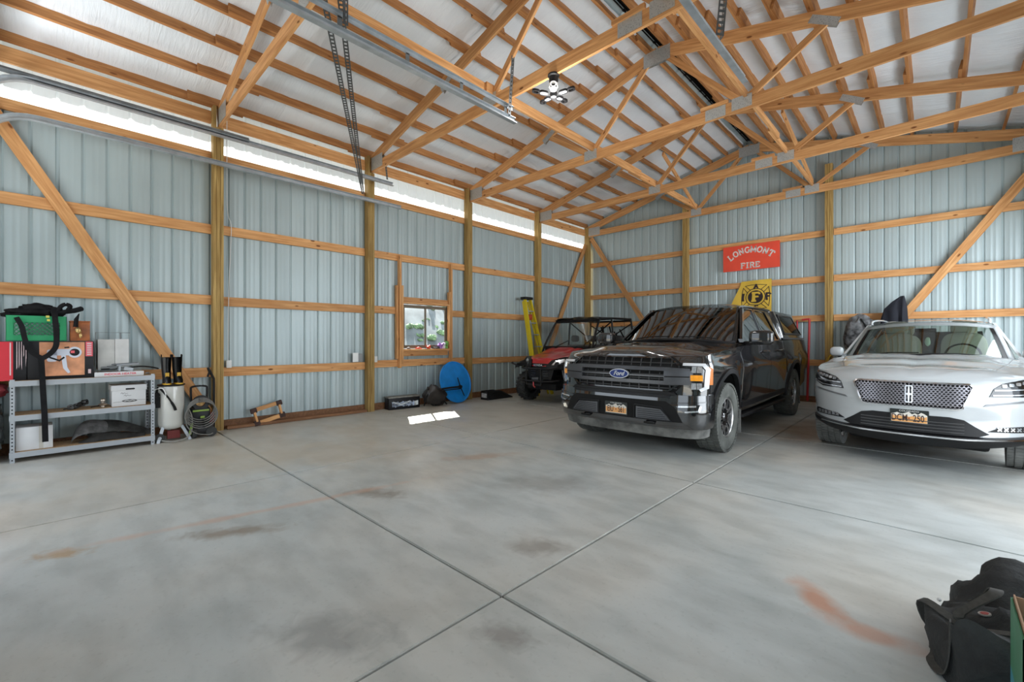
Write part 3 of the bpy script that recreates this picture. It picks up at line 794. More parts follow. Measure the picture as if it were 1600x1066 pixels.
def wheel(name, parent, loc, side, r, w, rr, mat_t, style='truck', blocks=54):
    """tyre + rim; side=+1 faces +x"""
    w_ = bpy.data.objects.new(name, None); link(w_); w_.parent = parent; w_.location = loc
    if side < 0: w_.rotation_euler = (0, 0, math.pi)
    mx = M.Rotation(R(90), 4, 'Y'); h = w/2
    prof = [(rr, -h*.72), (rr+.015, -h*.92), (rr+(r-rr)*.35, -h), (rr+(r-rr)*.72, -h*.98), (r-.022, -h*.86), (r-.010, -h*.72), (r-.010, h*.72), (r-.022, h*.86), (rr+(r-rr)*.72, h*.98), (rr+(r-rr)*.35, h), (rr+.015, h*.92), (rr, h*.72)]
    bm = lathe(nb(), prof, 48, mx, closed=True)
    for k in range(blocks):
        a = 2*math.pi*k/blocks
        rot = M.Rotation(a, 4, 'X')
        if style == 'utv':
            for sgn in (-1, 1):
                m2 = rot @ M.Translation((sgn*h*.46, 0, r-.012)) @ M.Rotation(sgn*R(35), 4, 'Z'); bx(bm, -h*.48, h*.48, -.012, .012, -.008, .016, m2)
                m3 = rot @ M.Rotation(.03, 4, 'X') @ M.Translation((sgn*h*.96, 0, r-.045)); bx(bm, -.010, .012, -.014, .014, -.035, .030, m3)
        else:
            pit = 2*math.pi*r/blocks
            for j, (x0, x1) in enumerate(((-h*.98, -h*.60), (-h*.52, -h*.08), (h*.0, h*.46), (h*.54, h*.98))):
                m2 = rot @ M.Rotation((j % 2)*math.pi/blocks, 4, 'X') @ M.Translation((0, 0, r-.008))
                d = pit*(.36 if style == 'truck' else .44)
                bx(bm, x0, x1, -d, d, -.020 if j in (0, 3) else -.006, .008 if j in (1, 2) else .004, m2)
    ob('tyre', bm, mat_t, w_, ang=30)
    # barrel + spokes
    bm = lathe(nb(), [(rr+.004, h*.80), (rr-.006, h*.86), (rr-.016, h*.80), (rr-.022, h*.3), (rr-.03, -h*.7), (rr+.004, -h*.8)], 40, mx)
    rim = ob('rim', bm, ALLOY if style != 'utv' else BLACK, w_, ang=30)
    bm = lathe(nb(), [(0, -h*.1), (rr*.8, -h*.1), (rr*.8, -h*.2), (0, -h*.2)], 32, mx); ob('brake_disc', bm, HUB, w_, ang=30)
    bm = lathe(nb(), [(0, h*.74), (.035, h*.74), (.045, h*.66), (.075, h*.55), (.08, h*.2)], 24, mx); ob('hub_cap', bm, GLOSSBLACK, w_, ang=30)
    nsp = 6 if style == 'truck' else (7 if style == 'utv' else 10)
    for k in range(nsp):
        a = 2*math.pi*k/nsp+.26; rot = M.Rotation(a, 4, 'X')
        def prism(bm, pts, x0, x1):
            F = [bm.verts.new(rot @ V((x1, p[0], p[1]))) for p in pts]; Bk = [bm.verts.new(rot @ V((x0, p[0], p[1]))) for p in pts]
            bm.faces.new(F); bm.faces.new(Bk[::-1])
            for i in range(len(pts)): bm.faces.new((F[i], F[(i+1) % len(pts)], Bk[(i+1) % len(pts)], Bk[i]))
        r1 = rr-.012
        if style == 'truck':
            bm = nb(); wd_ = .021
            for sg in (-1, 1):
                for q in (stroke([(sg*.018, .06), (sg*.022, r1*.45), (sg*r1*.30, r1*.92)], .030)): prism(bm, q, h*.35, h*.66)
            ob('spoke', bm, GLOSSBLACK, w_, ang=30)
            bm = nb()
            for sg in (-1, 1):
                for q in (stroke([(sg*.034, .10), (sg*.035, r1*.45), (sg*r1*.345, r1*.94)], .012)): prism(bm, q, h*.6, h*.70)
            for q in stroke([(-.035, r1*.66), (0, r1*.50), (.035, r1*.66)], .012): prism(bm, q, h*.6, h*.68)
            ob('spoke_face', bm, ALLOY, w_, ang=30)
        else:
            bm = nb(); prism(bm, [(-.016, .05), (.016, .05), (.012, r1), (-.012, r1)], h*.35, h*.6); ob('spoke', bm, ALLOY if style == 'suv' else BLACK, w_, ang=30)
    return w_
def plate(parent, mp, x0, z0, text, w=.305, h=.152, rot=0):
    """licence plate on the surface mp(x, z, d)"""
    c0 = mp(x0, z0, 0); q = lambda a, b, d: V((x0+a, c0.y-d, z0+b))
    p = ob('licence_plate', patch(rrect(-w/2, w/2, -h/2, h/2, .008), q, .012, .008), pbr('plate_black', (.012, .018, .016), .4), parent, ang=20, label='licence plate in a black frame, dark letters on orange and white')
    top = [(-w/2+.012, -h/2+.014), (w/2-.012, -h/2+.014), (w/2-.012, h*.16)]
    hill = [(w/2-.012-i*(w-.024)/12, h*.16+(.018 if i % 3 == 1 else (.028 if i % 4 == 2 else .006))) for i in range(1, 12)]
    ob('mountain_print', patch([top+hill+[(-w/2+.012, h*.16)]], q, .0132, .0012), pbr('plate_white', (.80, .76, .68), .5), p, ang=0)
    hill2 = [(w/2-.014-i*(w-.028)/10, h*.10-(.014 if i % 2 else .004)) for i in range(1, 10)]
    ob('orange_print', patch([[(-w/2+.014, -h/2+.022), (w/2-.014, -h/2+.022), (w/2-.014, h*.10)]+hill2+[(-w/2+.014, h*.10)]], q, .0142, .0008), pbr('plate_orange', (.85, .42, .14), .5), p, ang=0)
    bm = textpolys(nb(), text[0], .098, q, .0156, .001, cx=-w*.245, cy=-.014, sx=.60, bold=.0012); textpolys(bm, text[1], .098, q, .0156, .001, cx=w*.245, cy=-.014, sx=.60, bold=.0012)
    ob('number', bm, pbr('plate_ink', (.05, .02, .015), .5), p, ang=0)
    bm = nb(); patch([(.012*math.cos(R(a))*(1 if a % 72 == 18 else .45), .012*math.sin(R(a))*(1 if a % 72 == 18 else .45)-.014) for a in range(18, 378, 36)], q, .0156, .001, bm=bm)
    ob('emblem', bm, pbr('plate_red', (.35, .06, .03), .5), p, ang=0)
    ob('lettering', textpolys(nb(), 'COLORADO', .024, q, .0135, .001, cy=h*.385, sx=1.15), pbr('plate_pale', (.7, .7, .68), .5), p, ang=0)
    return p
def seat(parent, x, y, z, mat, s=1.):
    t = bpy.data.objects.new('seat', None); link(t); t.parent = parent; t.location = (x, y, z)
    bm = blob(nb(), (0, 0, -.02), (.25*s, .09, .36), 16, 12, 0, 1, 0, .5); ob('backrest', bm, mat, t, rot=(R(-12), 0, 0))
    bm = blob(nb(), (0, 0, 0), (.145*s, .055, .10), 14, 10, 0, 1, 0, .5); ob('headrest', bm, mat, t, loc=(0, .10, .42), rot=(R(-8), 0, 0))
    return t
# ---------------------------------------------------------------- black pickup with canopy
TR = thing('pickup_truck', 'black crew cab pickup truck with a canopy over its bed and a dusty front valance', 'truck', (5.005, 5.60, 0), R(.7))
PAINT = pbr('black_car_paint', (.008, .008, .009), .14, 0, .1, 3, coat=1.)
for m_ in (PAINT, GLOSSBLACK): m_.node_tree.nodes['Principled BSDF'].inputs['Coat IOR'].default_value = 1.85
DUST = pbr('dusty_black_plastic', (.15, .15, .14), .7, 0, .45, 7)
DKGREY = pbr('dark_grey_trim', (.10, .105, .115), .3, .5, .1, 5)
wzt = [(.40, .955), (.55, .97), (.80, .985), (1.0, 1.0), (1.06, .995), (1.14, .965), (1.34, .935), (1.45, .92)]
tb = Body(-.78, 4.92, 1.0, .34, 3.4, .22, 4, lambda z, y: interp(wzt, z), lambda z: .10*clamp((z-.95)/.25)**1.5-.02*clamp((.8-z)/.3),
          lambda y: sinterp([(-.6, .60), (-.35, .48), (.5, .42), (4.2, .46), (4.9, .58)], y),
          lambda y: sinterp([(-.80, 1.135), (-.45, 1.20), (.3, 1.245), (1.0, 1.315), (1.6, 1.34), (4.9, 1.37)], y),
          lambda xi, y: ((.060*(1-abs(xi)**3)+.022*clamp((.62-abs(xi))/.08))*clamp((1.3-y)/.5) if y < 1.3 else 0),
          lambda y, z: .028*math.exp(-((y)/.42)**4)*clamp((z-.35)/.3)*clamp((1.12-z)/.15)+.030*math.exp(-((y-3.66)/.44)**4)*clamp((z-.35)/.3)*clamp((1.15-z)/.15))
body = ob('body', tb.build(), PAINT, TR)
cut(body, [xcyl(.52*s, 1.3*s, y, .47, .505) for s in (-1, 1) for y in (0, 3.66)])
for y in (0, 3.66):
    for s in (-1, 1):
        bm = nb(); pts = [(y+.51*math.cos(R(a)), .47+.51*math.sin(R(a))) for a in range(-12, 193, 8)]
        patch(stroke([p for p in pts], .055), tb.mside(s), .016, .05, bm=bm); ob('fender_flare', bm, BLACK, TR)
        bm = lathe(nb(), [(.50, -.22), (.50, .22)], 40, M.Translation((s*.74, y, .47)) @ M.Rotation(R(90), 4, 'Y')); bmesh.ops.bisect_plane(bm, geom=bm.verts[:]+bm.edges[:]+bm.faces[:], plane_co=(0, 0, .43), plane_no=(0, 0, 1), clear_inner=True); ob('wheel_well', bm, BLACKM, TR)
        bx(bm2 := nb(), s*.86-.13, s*.86+.13, y+.50, y+.515, .16, .46); ob('mud_flap', bm2, DUST, TR, ang=0)
for s, y in ((1, 0), (1, 3.66), (-1, 0), (-1, 3.66)): wheel('wheel', TR, (s*.865, y, .418), s, .418, .275, .235, DUSTRUB)
mf = tb.mfront
def mfo(off):
    return lambda x, z, d: mf(x, z, d+off)
# grille: dark opening, egg-crate bars, heavy grey surround with twin bars, oval badge
gr = ob('grille', patch([(-.74, .84), (-.66, .755), (.66, .755), (.74, .84), (.74, 1.07), (.62, 1.155), (-.62, 1.155), (-.74, 1.07)], mf, .006, .03, .08), BLACKM, TR, ang=25)
bm = nb()
for i in range(-5, 6): patch(stroke([(i*.122, .775), (i*.122, 1.138)], .012), mf, .022, .02, .3, bm=bm)
for z in (.80, .84, .905, .95, 1.00, 1.085): patch(stroke([(-.68, z), (.68, z)], .010), mf, .020, .018, .08, bm=bm)
ob('grille_slats', bm, pbr('grille_black', (.035, .036, .038), .4), gr, kind='stuff')
bm = nb()
for s in (-1, 1): patch(stroke([(s*.60, .775), (s*.70, .85), (s*.70, 1.06), (s*.60, 1.145)], .018), mf, .03, .03, .08, bm=bm)
patch(stroke([(-.60, 1.148), (.60, 1.148)], .018), mf, .03, .03, .08, bm=bm); patch(stroke([(-.60, .772), (.60, .772)], .018), mf, .03, .03, .08, bm=bm)
ob('grille_rim', bm, GLOSSBLACK, gr, ang=25)
bm = nb()
for z in (.865, 1.02): patch(stroke([(-.62, z), (.62, z)], .042), mf, .052, .045, .08, bm=bm)
for s in (-1, 1):
    patch([(s*.55, .844), (s*.815, .850), (s*.815, 1.030), (s*.55, 1.041)], mf, .052, .045, .06, bm=bm)
patch(stroke([(-.6, .935), (.6, .935)], .018), mf, .048, .03, .08, bm=bm)
ob('grille_bar', bm, DKGREY, gr, ang=25)
for s in (-1, 1): ob('bar_groove', patch(stroke([(s*.56, .935), (s*.815, .94)], .012), mf, .054, .01, .08), BLACKM, gr, ang=25)
em = ob('badge', patch(ell(0, .945, .128, .056), mf, .066, .03), pbr('badge_rim', (.55, .57, .60), .35, .6), TR)
ob('badge_field', patch(ell(0, .945, .119, .048), mf, .070, .01), pbr('badge_blue', (.015, .04, .20), .6, 0, 0), em)
ob('badge_script', textpolys(nb(), 'Ford', .074, mf, .0725, .002, shear=.35, cx=0, cy=.945, sx=1.0, bold=.001), pbr('badge_rim', (.55, .57, .60), .35, .6), em, ang=0)
# headlamps
for s in (-1, 1):
    X = lambda x: s*x
    hl = ob('headlamp', patch([(X(.83), .775), (X(.94), .80), (X(.985), 1.04), (X(.93), 1.085), (X(.74), 1.09), (X(.80), 1.04), (X(.82), .93)], mf, .012, .03, .05), GLOSSBLACK, TR, ang=25)
    def quad(a, b, c, d): return [(X(a), c), (X(b), c), (X(b), d), (X(a), d)]
    LENS = pbr('lamp_lens', (.62, .64, .66), .08, .6, .25, 40, coat=1.)
    for (c, d) in ((.985, 1.055), (.80, .87)):
        for (a, b) in ((.828, .870), (.876, .918)): ob('lens', patch(quad(a, b, c, d), mf, .022, .012), LENS, hl, ang=20)
    ob('turn_signal', patch(quad(.820, .925, .895, .960), mf, .026, .012), pbr('amber_lens', (.85, .32, .02), .2, 0, .1, 30, coat=1., emit=(1, .35, .02), es=.12), hl, ang=20, label='amber turn signal lens')
    bm = nb(); patch(stroke([(X(.735), 1.078), (X(.925), 1.075), (X(.962), 1.02), (X(.948), .82), (X(.90), .79)], .030), mf, .026, .014, .05, bm=bm)
    ob('light_bar', bm, pbr('milky_lens', (.72, .74, .76), .2, 0, .03, 4, coat=1.), hl, ang=25)
    ob('side_marker', patch([(X(.970), .85), (X(.985), .85), (X(.990), 1.03), (X(.968), 1.05)], mf, .020, .008), pbr('marker_orange', (.65, .22, .06), .3), hl, ang=20)
# bumper: its own rounded shell under the lamps
bb = Body(-.90, -.30, 1.01, .40, 3.2, .05, 4, lambda z, y: interp([(.25, .93), (.40, .99), (.55, 1.0), (.75, .985)], z), lambda z: .05*clamp((.40-z)/.15)+.03*clamp((z-.58)/.15),
          lambda y: .36, lambda y: .735, lambda xi, y: 0., rows=8)
bp = ob('bumper', bb.build(), PAINT, TR)
cut(bp, [xcyl(.50*s, 1.3*s, 0, .47, .50) for s in (-1, 1)])
bf = bb.mfront
ob('lower_intake', patch([(-.62, .66), (.60, .66), (.70, .60), (.78, .435), (-.78, .435), (-.70, .60)], bf, .004, .02, .08), BLACKM, bp, ang=25)
bm = nb()
patch(stroke([(-.64, .715), (.64, .715)], .030), bf, .018, .03, .08, bm=bm); patch([(-.72, .70), (.72, .70), (.66, .765), (-.66, .765)], lambda x, z, d: V((x, bf(x, .70, 0).y-d, z)), -.004, .05, .08, bm=bm); ob('bumper_lip', bm, BLACK, bp, ang=25)
for s in (-1, 1):
    pl_ = [(s*.26, .45), (s*.66, .45), (s*.55, .57), (s*.26, .58)]
    i_ = ob('tow_panel', patch(pl_, bf, .012, .01, .08), DKGREY, TR, ang=25)
    bm = nb()
    for k in range(5): patch(stroke([(s*.28, .465+k*.022), (s*(.62-k*.02), .465+k*.022)], .005), bf, .015, .004, .1, bm=bm)
    ob('louvre', bm, BLACKM, i_, ang=0)
    bm = nb(); patch(stroke([(s*.24, .44), (s*.67, .44), (s*.555, .59), (s*.24, .60)], .008, True), bf, .018, .008, .08, bm=bm); ob('panel_rim', bm, BLACK, i_, ang=0)
    fg = ob('fog_lamp', patch([(s*.70, .615), (s*.93, .64), (s*.93, .56), (s*.80, .545)], bf, .008, .01, .05), GLOSSBLACK, TR, ang=25)
    bm = nb(); patch(stroke([(s*.80, .556), (s*.925, .570), (s*.935, .622)], .016), bf, .014, .008, .04, bm=bm); ob('light_strip', bm, LENS, fg, ang=25)
    bm = nb(); patch(stroke([(s*.735, .612), (s*.90, .622)], .018), bf, .014, .008, .04, bm=bm); ob('lens', bm, LENS, fg, ang=25)
    patch(stroke([(s*.66, .645), (s*.97, .665)], .014), bf, .016, .02, .05, bm=(bm := nb())); ob('trim_strip', bm, GLOSSBLACK, bp, ang=25)
vb = Body(-.875, -.35, .965, .38, 3.0, .05, 4, lambda z, y: interp([(.20, .95), (.42, 1.0)], z), lambda z: .06*clamp((.42-z)/.2), lambda y: .245, lambda y: .425, lambda xi, y: 0., rows=4)
va = ob('front_valance', vb.build(), DUST, TR, label='dusty grey lower valance'); cut(va, [xcyl(.55*s, 1.3*s, 0, .44, .47) for s in (-1, 1)])
for s in (-1, 1):
    tube(bm := nb(), [(s*.38, -.87, .40), (s*.38, -.93, .41), (s*.43, -.94, .41), (s*.48, -.93, .41), (s*.48, -.87, .40)], .012, 8); ob('tow_hook', bm, BLACKM, bp)
plate(TR, bf, .0, .53, ('EIU', 'S61'))
# hood panel seam, cowl, wipers
bm = nb(); mt = tb.mtop()
for s in (-1, 1): patch(stroke([(s*.86, -.44), (s*.90, .2), (s*.88, .80)], .008), lambda x, y, d: mt(x, y, d), .0015, .002, .1, bm=bm)
ob('hood_seam', bm, BLACKM, TR, ang=0)
# cab: glasshouse
def ghouse(base, roof): # base/roof: functions of (side, y) -> x ; returns map (y,z,d)
    return base
zb0, zr0 = 1.33, 1.875
def xg(y, z): t = clamp((z-zb0)/(zr0-zb0), -.2, 1.1); return lerp(lerp(.925, .915, clamp(y/3)), .715, t)
def mg(s): return lambda y, z, d: V((s*(xg(y, z)+d), y, z))
def WS(u, v, d=0):      # windshield surface; u -1..1, v 0..1
    yb = lerp(.56, .84, abs(u)**2.2); yt = lerp(1.46, 1.56, abs(u)**2.2)
    zb = 1.365-.06*abs(u)**2; zt = 1.885-.035*abs(u)**2
    p = V((u*lerp(.86, .69, v), lerp(yb, yt, v), lerp(zb, zt, v)+.012*math.sin(math.pi*v)))
    return p+V((u*.3, -.55, .7)).normalized()*d
def surf(f, us, vs, d=0., th=.012, bm=None):
    bm = bm or nb(); g = [[bm.verts.new(f(u, v, d)) for v in vs] for u in us]
    for a in range(len(us)-1):
        for b in range(len(vs)-1): bm.faces.new((g[a][b], g[a+1][b], g[a+1][b+1], g[a][b+1]))
    if th:
        r = bmesh.ops.solidify(bm, geom=bm.faces[:], thickness=th)
    return bm
def lin(a, b, n): return [lerp(a, b, i/n) for i in range(n+1)]
ob('windshield', surf(WS, lin(-.97, .97, 18), lin(.0, .96, 8), 0, 0), DARKGLASS, TR, ang=60)
for s in (-1, 1):
    bm = nb(); g = []; us = (.93, .98, 1.04); 
    for v in lin(0, 1, 8): g.append([bm.verts.new(WS(s*u, v, .012 if u < 1.03 else -.02)) for u in us])
    for a in range(8):
        for b in range(2): bm.faces.new((g[a][b], g[a+1][b], g[a+1][b+1], g[a][b+1]))
    bmesh.ops.solidify(bm, geom=bm.faces[:], thickness=.03); ob('windshield_pillar', bm, GLOSSBLACK, TR, ang=40)
bm = nb(); tube(bm, [WS(-.95, .01, .02)+V((0, -.02, 0))]+[WS(u, -.03, .02) for u in lin(-.9, .9, 12)]+[WS(.95, .01, .02)], .022, 8); ob('cowl', bm, BLACK, TR)
for x0, x1 in ((-.62, .02), (.10, .72)):
    bm = nb(); tube(bm, [WS(x0, .02, .03), WS((x0+x1)/2, .05, .025), WS(x1, .045, .02)], .008, 6); ob('wiper', bm, BLACKM, TR)
# roof skin of the cab: follows the windshield's upper edge
def RF(u, v, d=0):
    y = lerp(lerp(1.46, 1.56, abs(u)**2.2), 3.06, v); e = 1-abs(u)**4
    return V((u*lerp(.705, .70, v), y, 1.85+.055*e+.015*math.sin(math.pi*v)+.018*clamp(v*8)+d))
bm = surf(RF, lin(-1, 1, 18), lin(0, 1, 10), 0, .03); ob('roof', bm, PAINT, TR, ang=50)
for s in (-1, 1): ob('roof_rail', tube(nb(), [(s*.715, y, z) for y, z in ((1.50, 1.845), (1.8, 1.862), (2.3, 1.872), (3.05, 1.868))], .028, 8), PAINT, TR)
for s in (-1, 1):
    m_ = mg(s); P_ = lambda pts: pts
    # glass, behind the frames
    ob('side_window', patch([(.95, 1.33), (1.98, 1.33), (1.98, 1.83), (1.60, 1.83)], m_, -.012, .004), DARKGLASS, TR, ang=20)
    ob('side_window', patch([(2.06, 1.33), (2.96, 1.33), (2.72, 1.83), (2.06, 1.83)], m_, -.012, .004), DARKGLASS, TR, ang=20)
    bm = nb(); patch(stroke([(.86, 1.335), (1.54, 1.845), (2.0, 1.85)], .05), m_, .004, .035, bm=bm); patch(stroke([(1.98, 1.85), (1.98, 1.34)], .05), m_, .004, .035, bm=bm)
    patch(stroke([(.84, 1.345), (2.01, 1.345)], .045), m_, .006, .05, bm=bm)
    ob('door_frame', bm, GLOSSBLACK, TR, ang=30)
    bm = nb(); patch(stroke([(2.065, 1.345), (2.065, 1.85), (2.72, 1.85), (2.93, 1.40), (2.98, 1.345)], .05), m_, .004, .035, bm=bm); patch(stroke([(2.04, 1.345), (2.98, 1.345)], .045), m_, .006, .05, bm=bm)
    ob('door_frame', bm, GLOSSBLACK, TR, ang=30)
    ob('rear_pillar', patch([(2.74, 1.86), (3.06, 1.86), (3.06, 1.33), (2.97, 1.33)], m_, .002, .05), PAINT, TR, ang=20)
    # doors as separate skins
    ms = tb.mside(s)
    for (pl_) in ([(.60, .55), (2.00, .55), (2.00, 1.33), (.98, 1.33), (.62, 1.20)], [(2.012, .55), (2.90, .55), (3.0, .80), (3.0, 1.33), (2.012, 1.33)]):
        d_ = ob('door', patch(pl_, ms, .004, .02, .09), PAINT, TR, ang=30)
        y1 = pl_[2][0] if pl_[1][0] == 2.0 else 2.96
        hy = 1.82 if pl_[0][0] < 1 else 2.74
        tube(bm := nb(), [ms(hy-.11, 1.19, .012), ms(hy-.10, 1.19, .045), ms(hy+.08, 1.19, .045), ms(hy+.09, 1.19, .012)], .014, 8); ob('handle', bm, PAINT, d_)
    ob('bed_side', patch([(3.03, 1.05), (3.13, .80), (3.13, 1.02), (3.66, 1.08), (4.2, 1.02), (4.2, .8), (4.86, .8), (4.86, 1.36), (3.03, 1.34)], ms, .007, .015, .09), PAINT, TR, ang=30)
    # running board
    bx(bm := nb(), s*.86-.10, s*.86+.13, .62, 3.02, .335, .375, None, .012); rbd = ob('running_board', bm, BLACK, TR)
    for y in (.9, 1.8, 2.7): tube(bm2 := nb(), [(s*.62, y, .46), (s*.80, y, .35)], .02, 8); ob('bracket', bm2, BLACKM, rbd)
    # mirror
    mr = bpy.data.objects.new('mirror', None); link(mr); mr.parent = TR
    ob('mirror_shell', blob(nb(), (s*1.16, .80, 1.385), (.145, .07, .095), 16, 12, 0, 1, 0, .45), GLOSSBLACK, mr)
    tube(bm := nb(), [(s*.92, .92, 1.31), (s*1.0, .86, 1.31), (s*1.10, .82, 1.33)], .028, 8); ob('mirror_arm', bm, BLACK, mr)
    tube(bm := nb(), [ms(.7, 1.02, .012), ms(.9, 1.03, .014)], .02, 6)
    ob('fender_badge', bm, DKGREY, TR)
    # mud on the rocker
    patch(stroke([(.62, .50), (3.0, .50)], .07), ms, .012, .02, .2, bm=(bm := nb())); ob('rocker_panel', bm, BLACK, TR, ang=20)
ob('cab_back', patch([(-.90, 1.33), (.90, 1.33), (.70, 1.87), (-.70, 1.87)], lambda x, z, d: V((x, 3.05+d, z)), 0, .02), PAINT, TR, ang=20)
# inside
box('dashboard', BLACKM, TR, -.80, .80, 1.0, 1.35, 1.30, 1.385, bev=.03)
box('cabin_floor', BLACKM, TR, -.86, .86, 1.1, 3.0, 1.28, 1.36)
FAB = pbr('dark_seat_fabric', (.04, .042, .045), .8)
for x in (-.38, .38): seat(TR, x, 1.95, 1.32, FAB); 
seat(TR, -.35, 2.75, 1.28, FAB); seat(TR, .35, 2.75, 1.28, FAB)
lathe(bm := nb(), [(.17, -.012), (.185, 0), (.17, .012), (.16, 0)], 24, M.Translation((.38, 1.42, 1.40)) @ M.Rotation(R(62), 4, 'X'), closed=True); ob('steering_wheel', bm, BLACKM, TR)
box('rear_view_mirror', BLACKM, TR, -.12, .12, 1.42, 1.45, 1.74, 1.80, bev=.012)
box('toll_tag', WHITE, TR, .50, .60, 1.475, 1.478, 1.79, 1.83)
# canopy
def xc(y, z): t = clamp((z-1.37)/.5); return lerp(.93, .76, t**1.3)
def mc(s): return lambda y, z, d: V((s*(xc(y, z)+d), y, z))
cb_ = Body(3.09, 4.86, .93, .12, 4, .35, 3, lambda z, y: xc(y, z)/.93, lambda z: 0, lambda y: 1.365, lambda y: 1.865, lambda xi, y: .05*(1-xi*xi), rows=8)
cp = ob('canopy', cb_.build(), PAINT, TR, ang=45, label='black canopy over the truck bed')
for s in (-1, 1):
    w_ = ob('canopy_window', patch([(3.25, 1.47), (4.62, 1.47), (4.36, 1.80), (3.30, 1.80)], mc(s), .010, .01), DARKGLASS, cp, ang=20)
    patch(stroke([(3.25, 1.47), (4.62, 1.47), (4.36, 1.80), (3.30, 1.80)], .03, True), mc(s), .018, .02, bm=(bm := nb())); ob('window_frame', bm, BLACK, cp, ang=20)
    patch(stroke([(3.10, 1.385), (4.84, 1.385)], .03), mc(s), .014, .02, bm=(bm := nb())); ob('canopy_rail', bm, DKGREY, cp, ang=20)
    patch([(4.60, .85), (4.88, .85), (4.88, 1.30), (4.60, 1.30)], lambda y, z, d, s=s: V((s*(tb.half(4.6, z)-.02+d), y+.02, z)), .01, .02, bm=(bm := nb())); 
    ob('tail_lamp', bm, pbr('tail_red', (.25, .01, .01), .15, coat=1.), TR, ang=20)
box('underbody', BLACKM, TR, -.60, .60, -.40, 4.6, .30, .50, bev=.03)
tube(bm := nb(), [(-.75, 0, .40), (.75, 0, .40)], .04, 10); tube(bm, [(-.75, 3.66, .40), (.75, 3.66, .40)], .06, 10); ob('axle', bm, BLACKM, TR)
tube(bm := nb(), [(-.70, .55, 1.26), (-.70, .56, 2.06)], .003, 6); ob('antenna', bm, BLACKM, TR)

# ---------------------------------------------------------------- white SUV
PEARL = pbr('white_pearl_paint', (.55, .58, .59), .22, 0, .02, 2, coat=1.)
SU = thing('white_suv', 'white SUV with a chrome mesh grille, parked at the right', 'car', (7.64, 7.11, 0), R(-2.6))
wzs = [(.20, .93), (.35, .965), (.60, .99), (.80, 1.0), (.95, .985), (1.05, .955), (1.15, .915)]
sb = Body(-.93, 3.87, .965, .78, 2.35, .7, 2.6, lambda z, y: interp(wzs, z), lambda z: interp([(.2, .03), (.38, .0), (.55, .02), (.70, 0.), (.90, .03), (.97, .09), (1.08, .14)], z),
          lambda y: sinterp([(-.6, .40), (-.3, .32), (.4, .24), (3.2, .26), (3.8, .36)], y),
          lambda y: sinterp([(-.93, .945), (-.55, .985), (0, 1.045), (.55, 1.10), (1.2, 1.12), (3.8, 1.16)], y),
          lambda xi, y: (.085*(1-abs(xi)**2.6)-.012*math.exp(-((abs(xi)-.0)/.03)**2)+.012*math.exp(-((abs(xi)-.62)/.07)**2))*clamp((1.2-y)/.5) if y < 1.2 else 0,
          lambda y, z: .015*math.exp(-((y)/.45)**4)*clamp((1.0-z)/.3), rows=16)
sbody = ob('body', sb.build(), PEARL, SU)
cut(sbody, [xcyl(.55*s, 1.3*s, y, .385, .43) for s in (-1, 1) for y in (0, 2.85)])
for y in (0, 2.85):
    for s in (-1, 1):
        bm = lathe(nb(), [(.425, -.18), (.425, .18)], 40, M.Translation((s*.73, y, .385)) @ M.Rotation(R(90), 4, 'Y')); bmesh.ops.bisect_plane(bm, geom=bm.verts[:]+bm.edges[:]+bm.faces[:], plane_co=(0, 0, .43), plane_no=(0, 0, 1), clear_inner=True); ob('wheel_well', bm, BLACKM, SU)
for s, y in ((1, 0), (1, 2.85), (-1, 0), (-1, 2.85)): wheel('wheel', SU, (s*.82, y, .368), s, .368, .245, .262, RUBBER if y else pbr('grey_dusty_tyre', (.19, .195, .185), .85, 0, .3, 5, .3, 90), 'suv', 60)
sf = sb.mfront
g = ob('grille', patch([(-.462, .885), (-.385, .665), (-.355, .652), (.355, .652), (.385, .665), (.462, .885), (.425, .915), (-.425, .915)], sf, .004, .02, .06), BLACKM, SU, ang=25)
bm = nb(); rx_, rz_ = .0165, .0205
for r_ in range(-6, 8):
    for c_ in range(-15, 16):
        x = c_*.0305+(.01525 if r_ % 2 else 0); z = .785+r_*.0205
        lim = .462-.075*clamp((.885-z)/.22)-.022
        if abs(x) > lim or z < .672 or z > .900 or abs(x) < .028 and .70 < z < .87: continue
        q = [(x+rx_*.98*math.cos(R(a)), z+.019*math.sin(R(a))) for a in (30, 90, 150, 210, 270, 330)]
        patch(stroke(q, .0038, True), sf, .020, .006, None, bm=bm)
ob('grille_mesh', bm, pbr('satin_chrome', (.385, .37, .40), .3, .9), g, ang=0, kind='stuff')
bm = nb(); patch(stroke([(-.462, .885), (-.385, .668), (-.355, .655), (.355, .655), (.385, .668), (.462, .885), (.430, .912), (-.430, .912)], .014, True), sf, .024, .022, .06, bm=bm); ob('grille_rim', bm, CHROME, g, ang=30)
bm = nb(); patch(stroke(rrect(-.026, .026, .705, .872, .006, 2), .010, True), sf, .034, .014, bm=bm); patch([(-.006, .72), (0, .70), (.006, .72), (.008, .775), (.03, .788), (.008, .80), (.006, .855), (0, .875), (-.006, .855), (-.008, .80), (-.03, .788), (-.008, .775)], sf, .036, .01, bm=bm)
ob('emblem', bm, CHROME, g, ang=0)
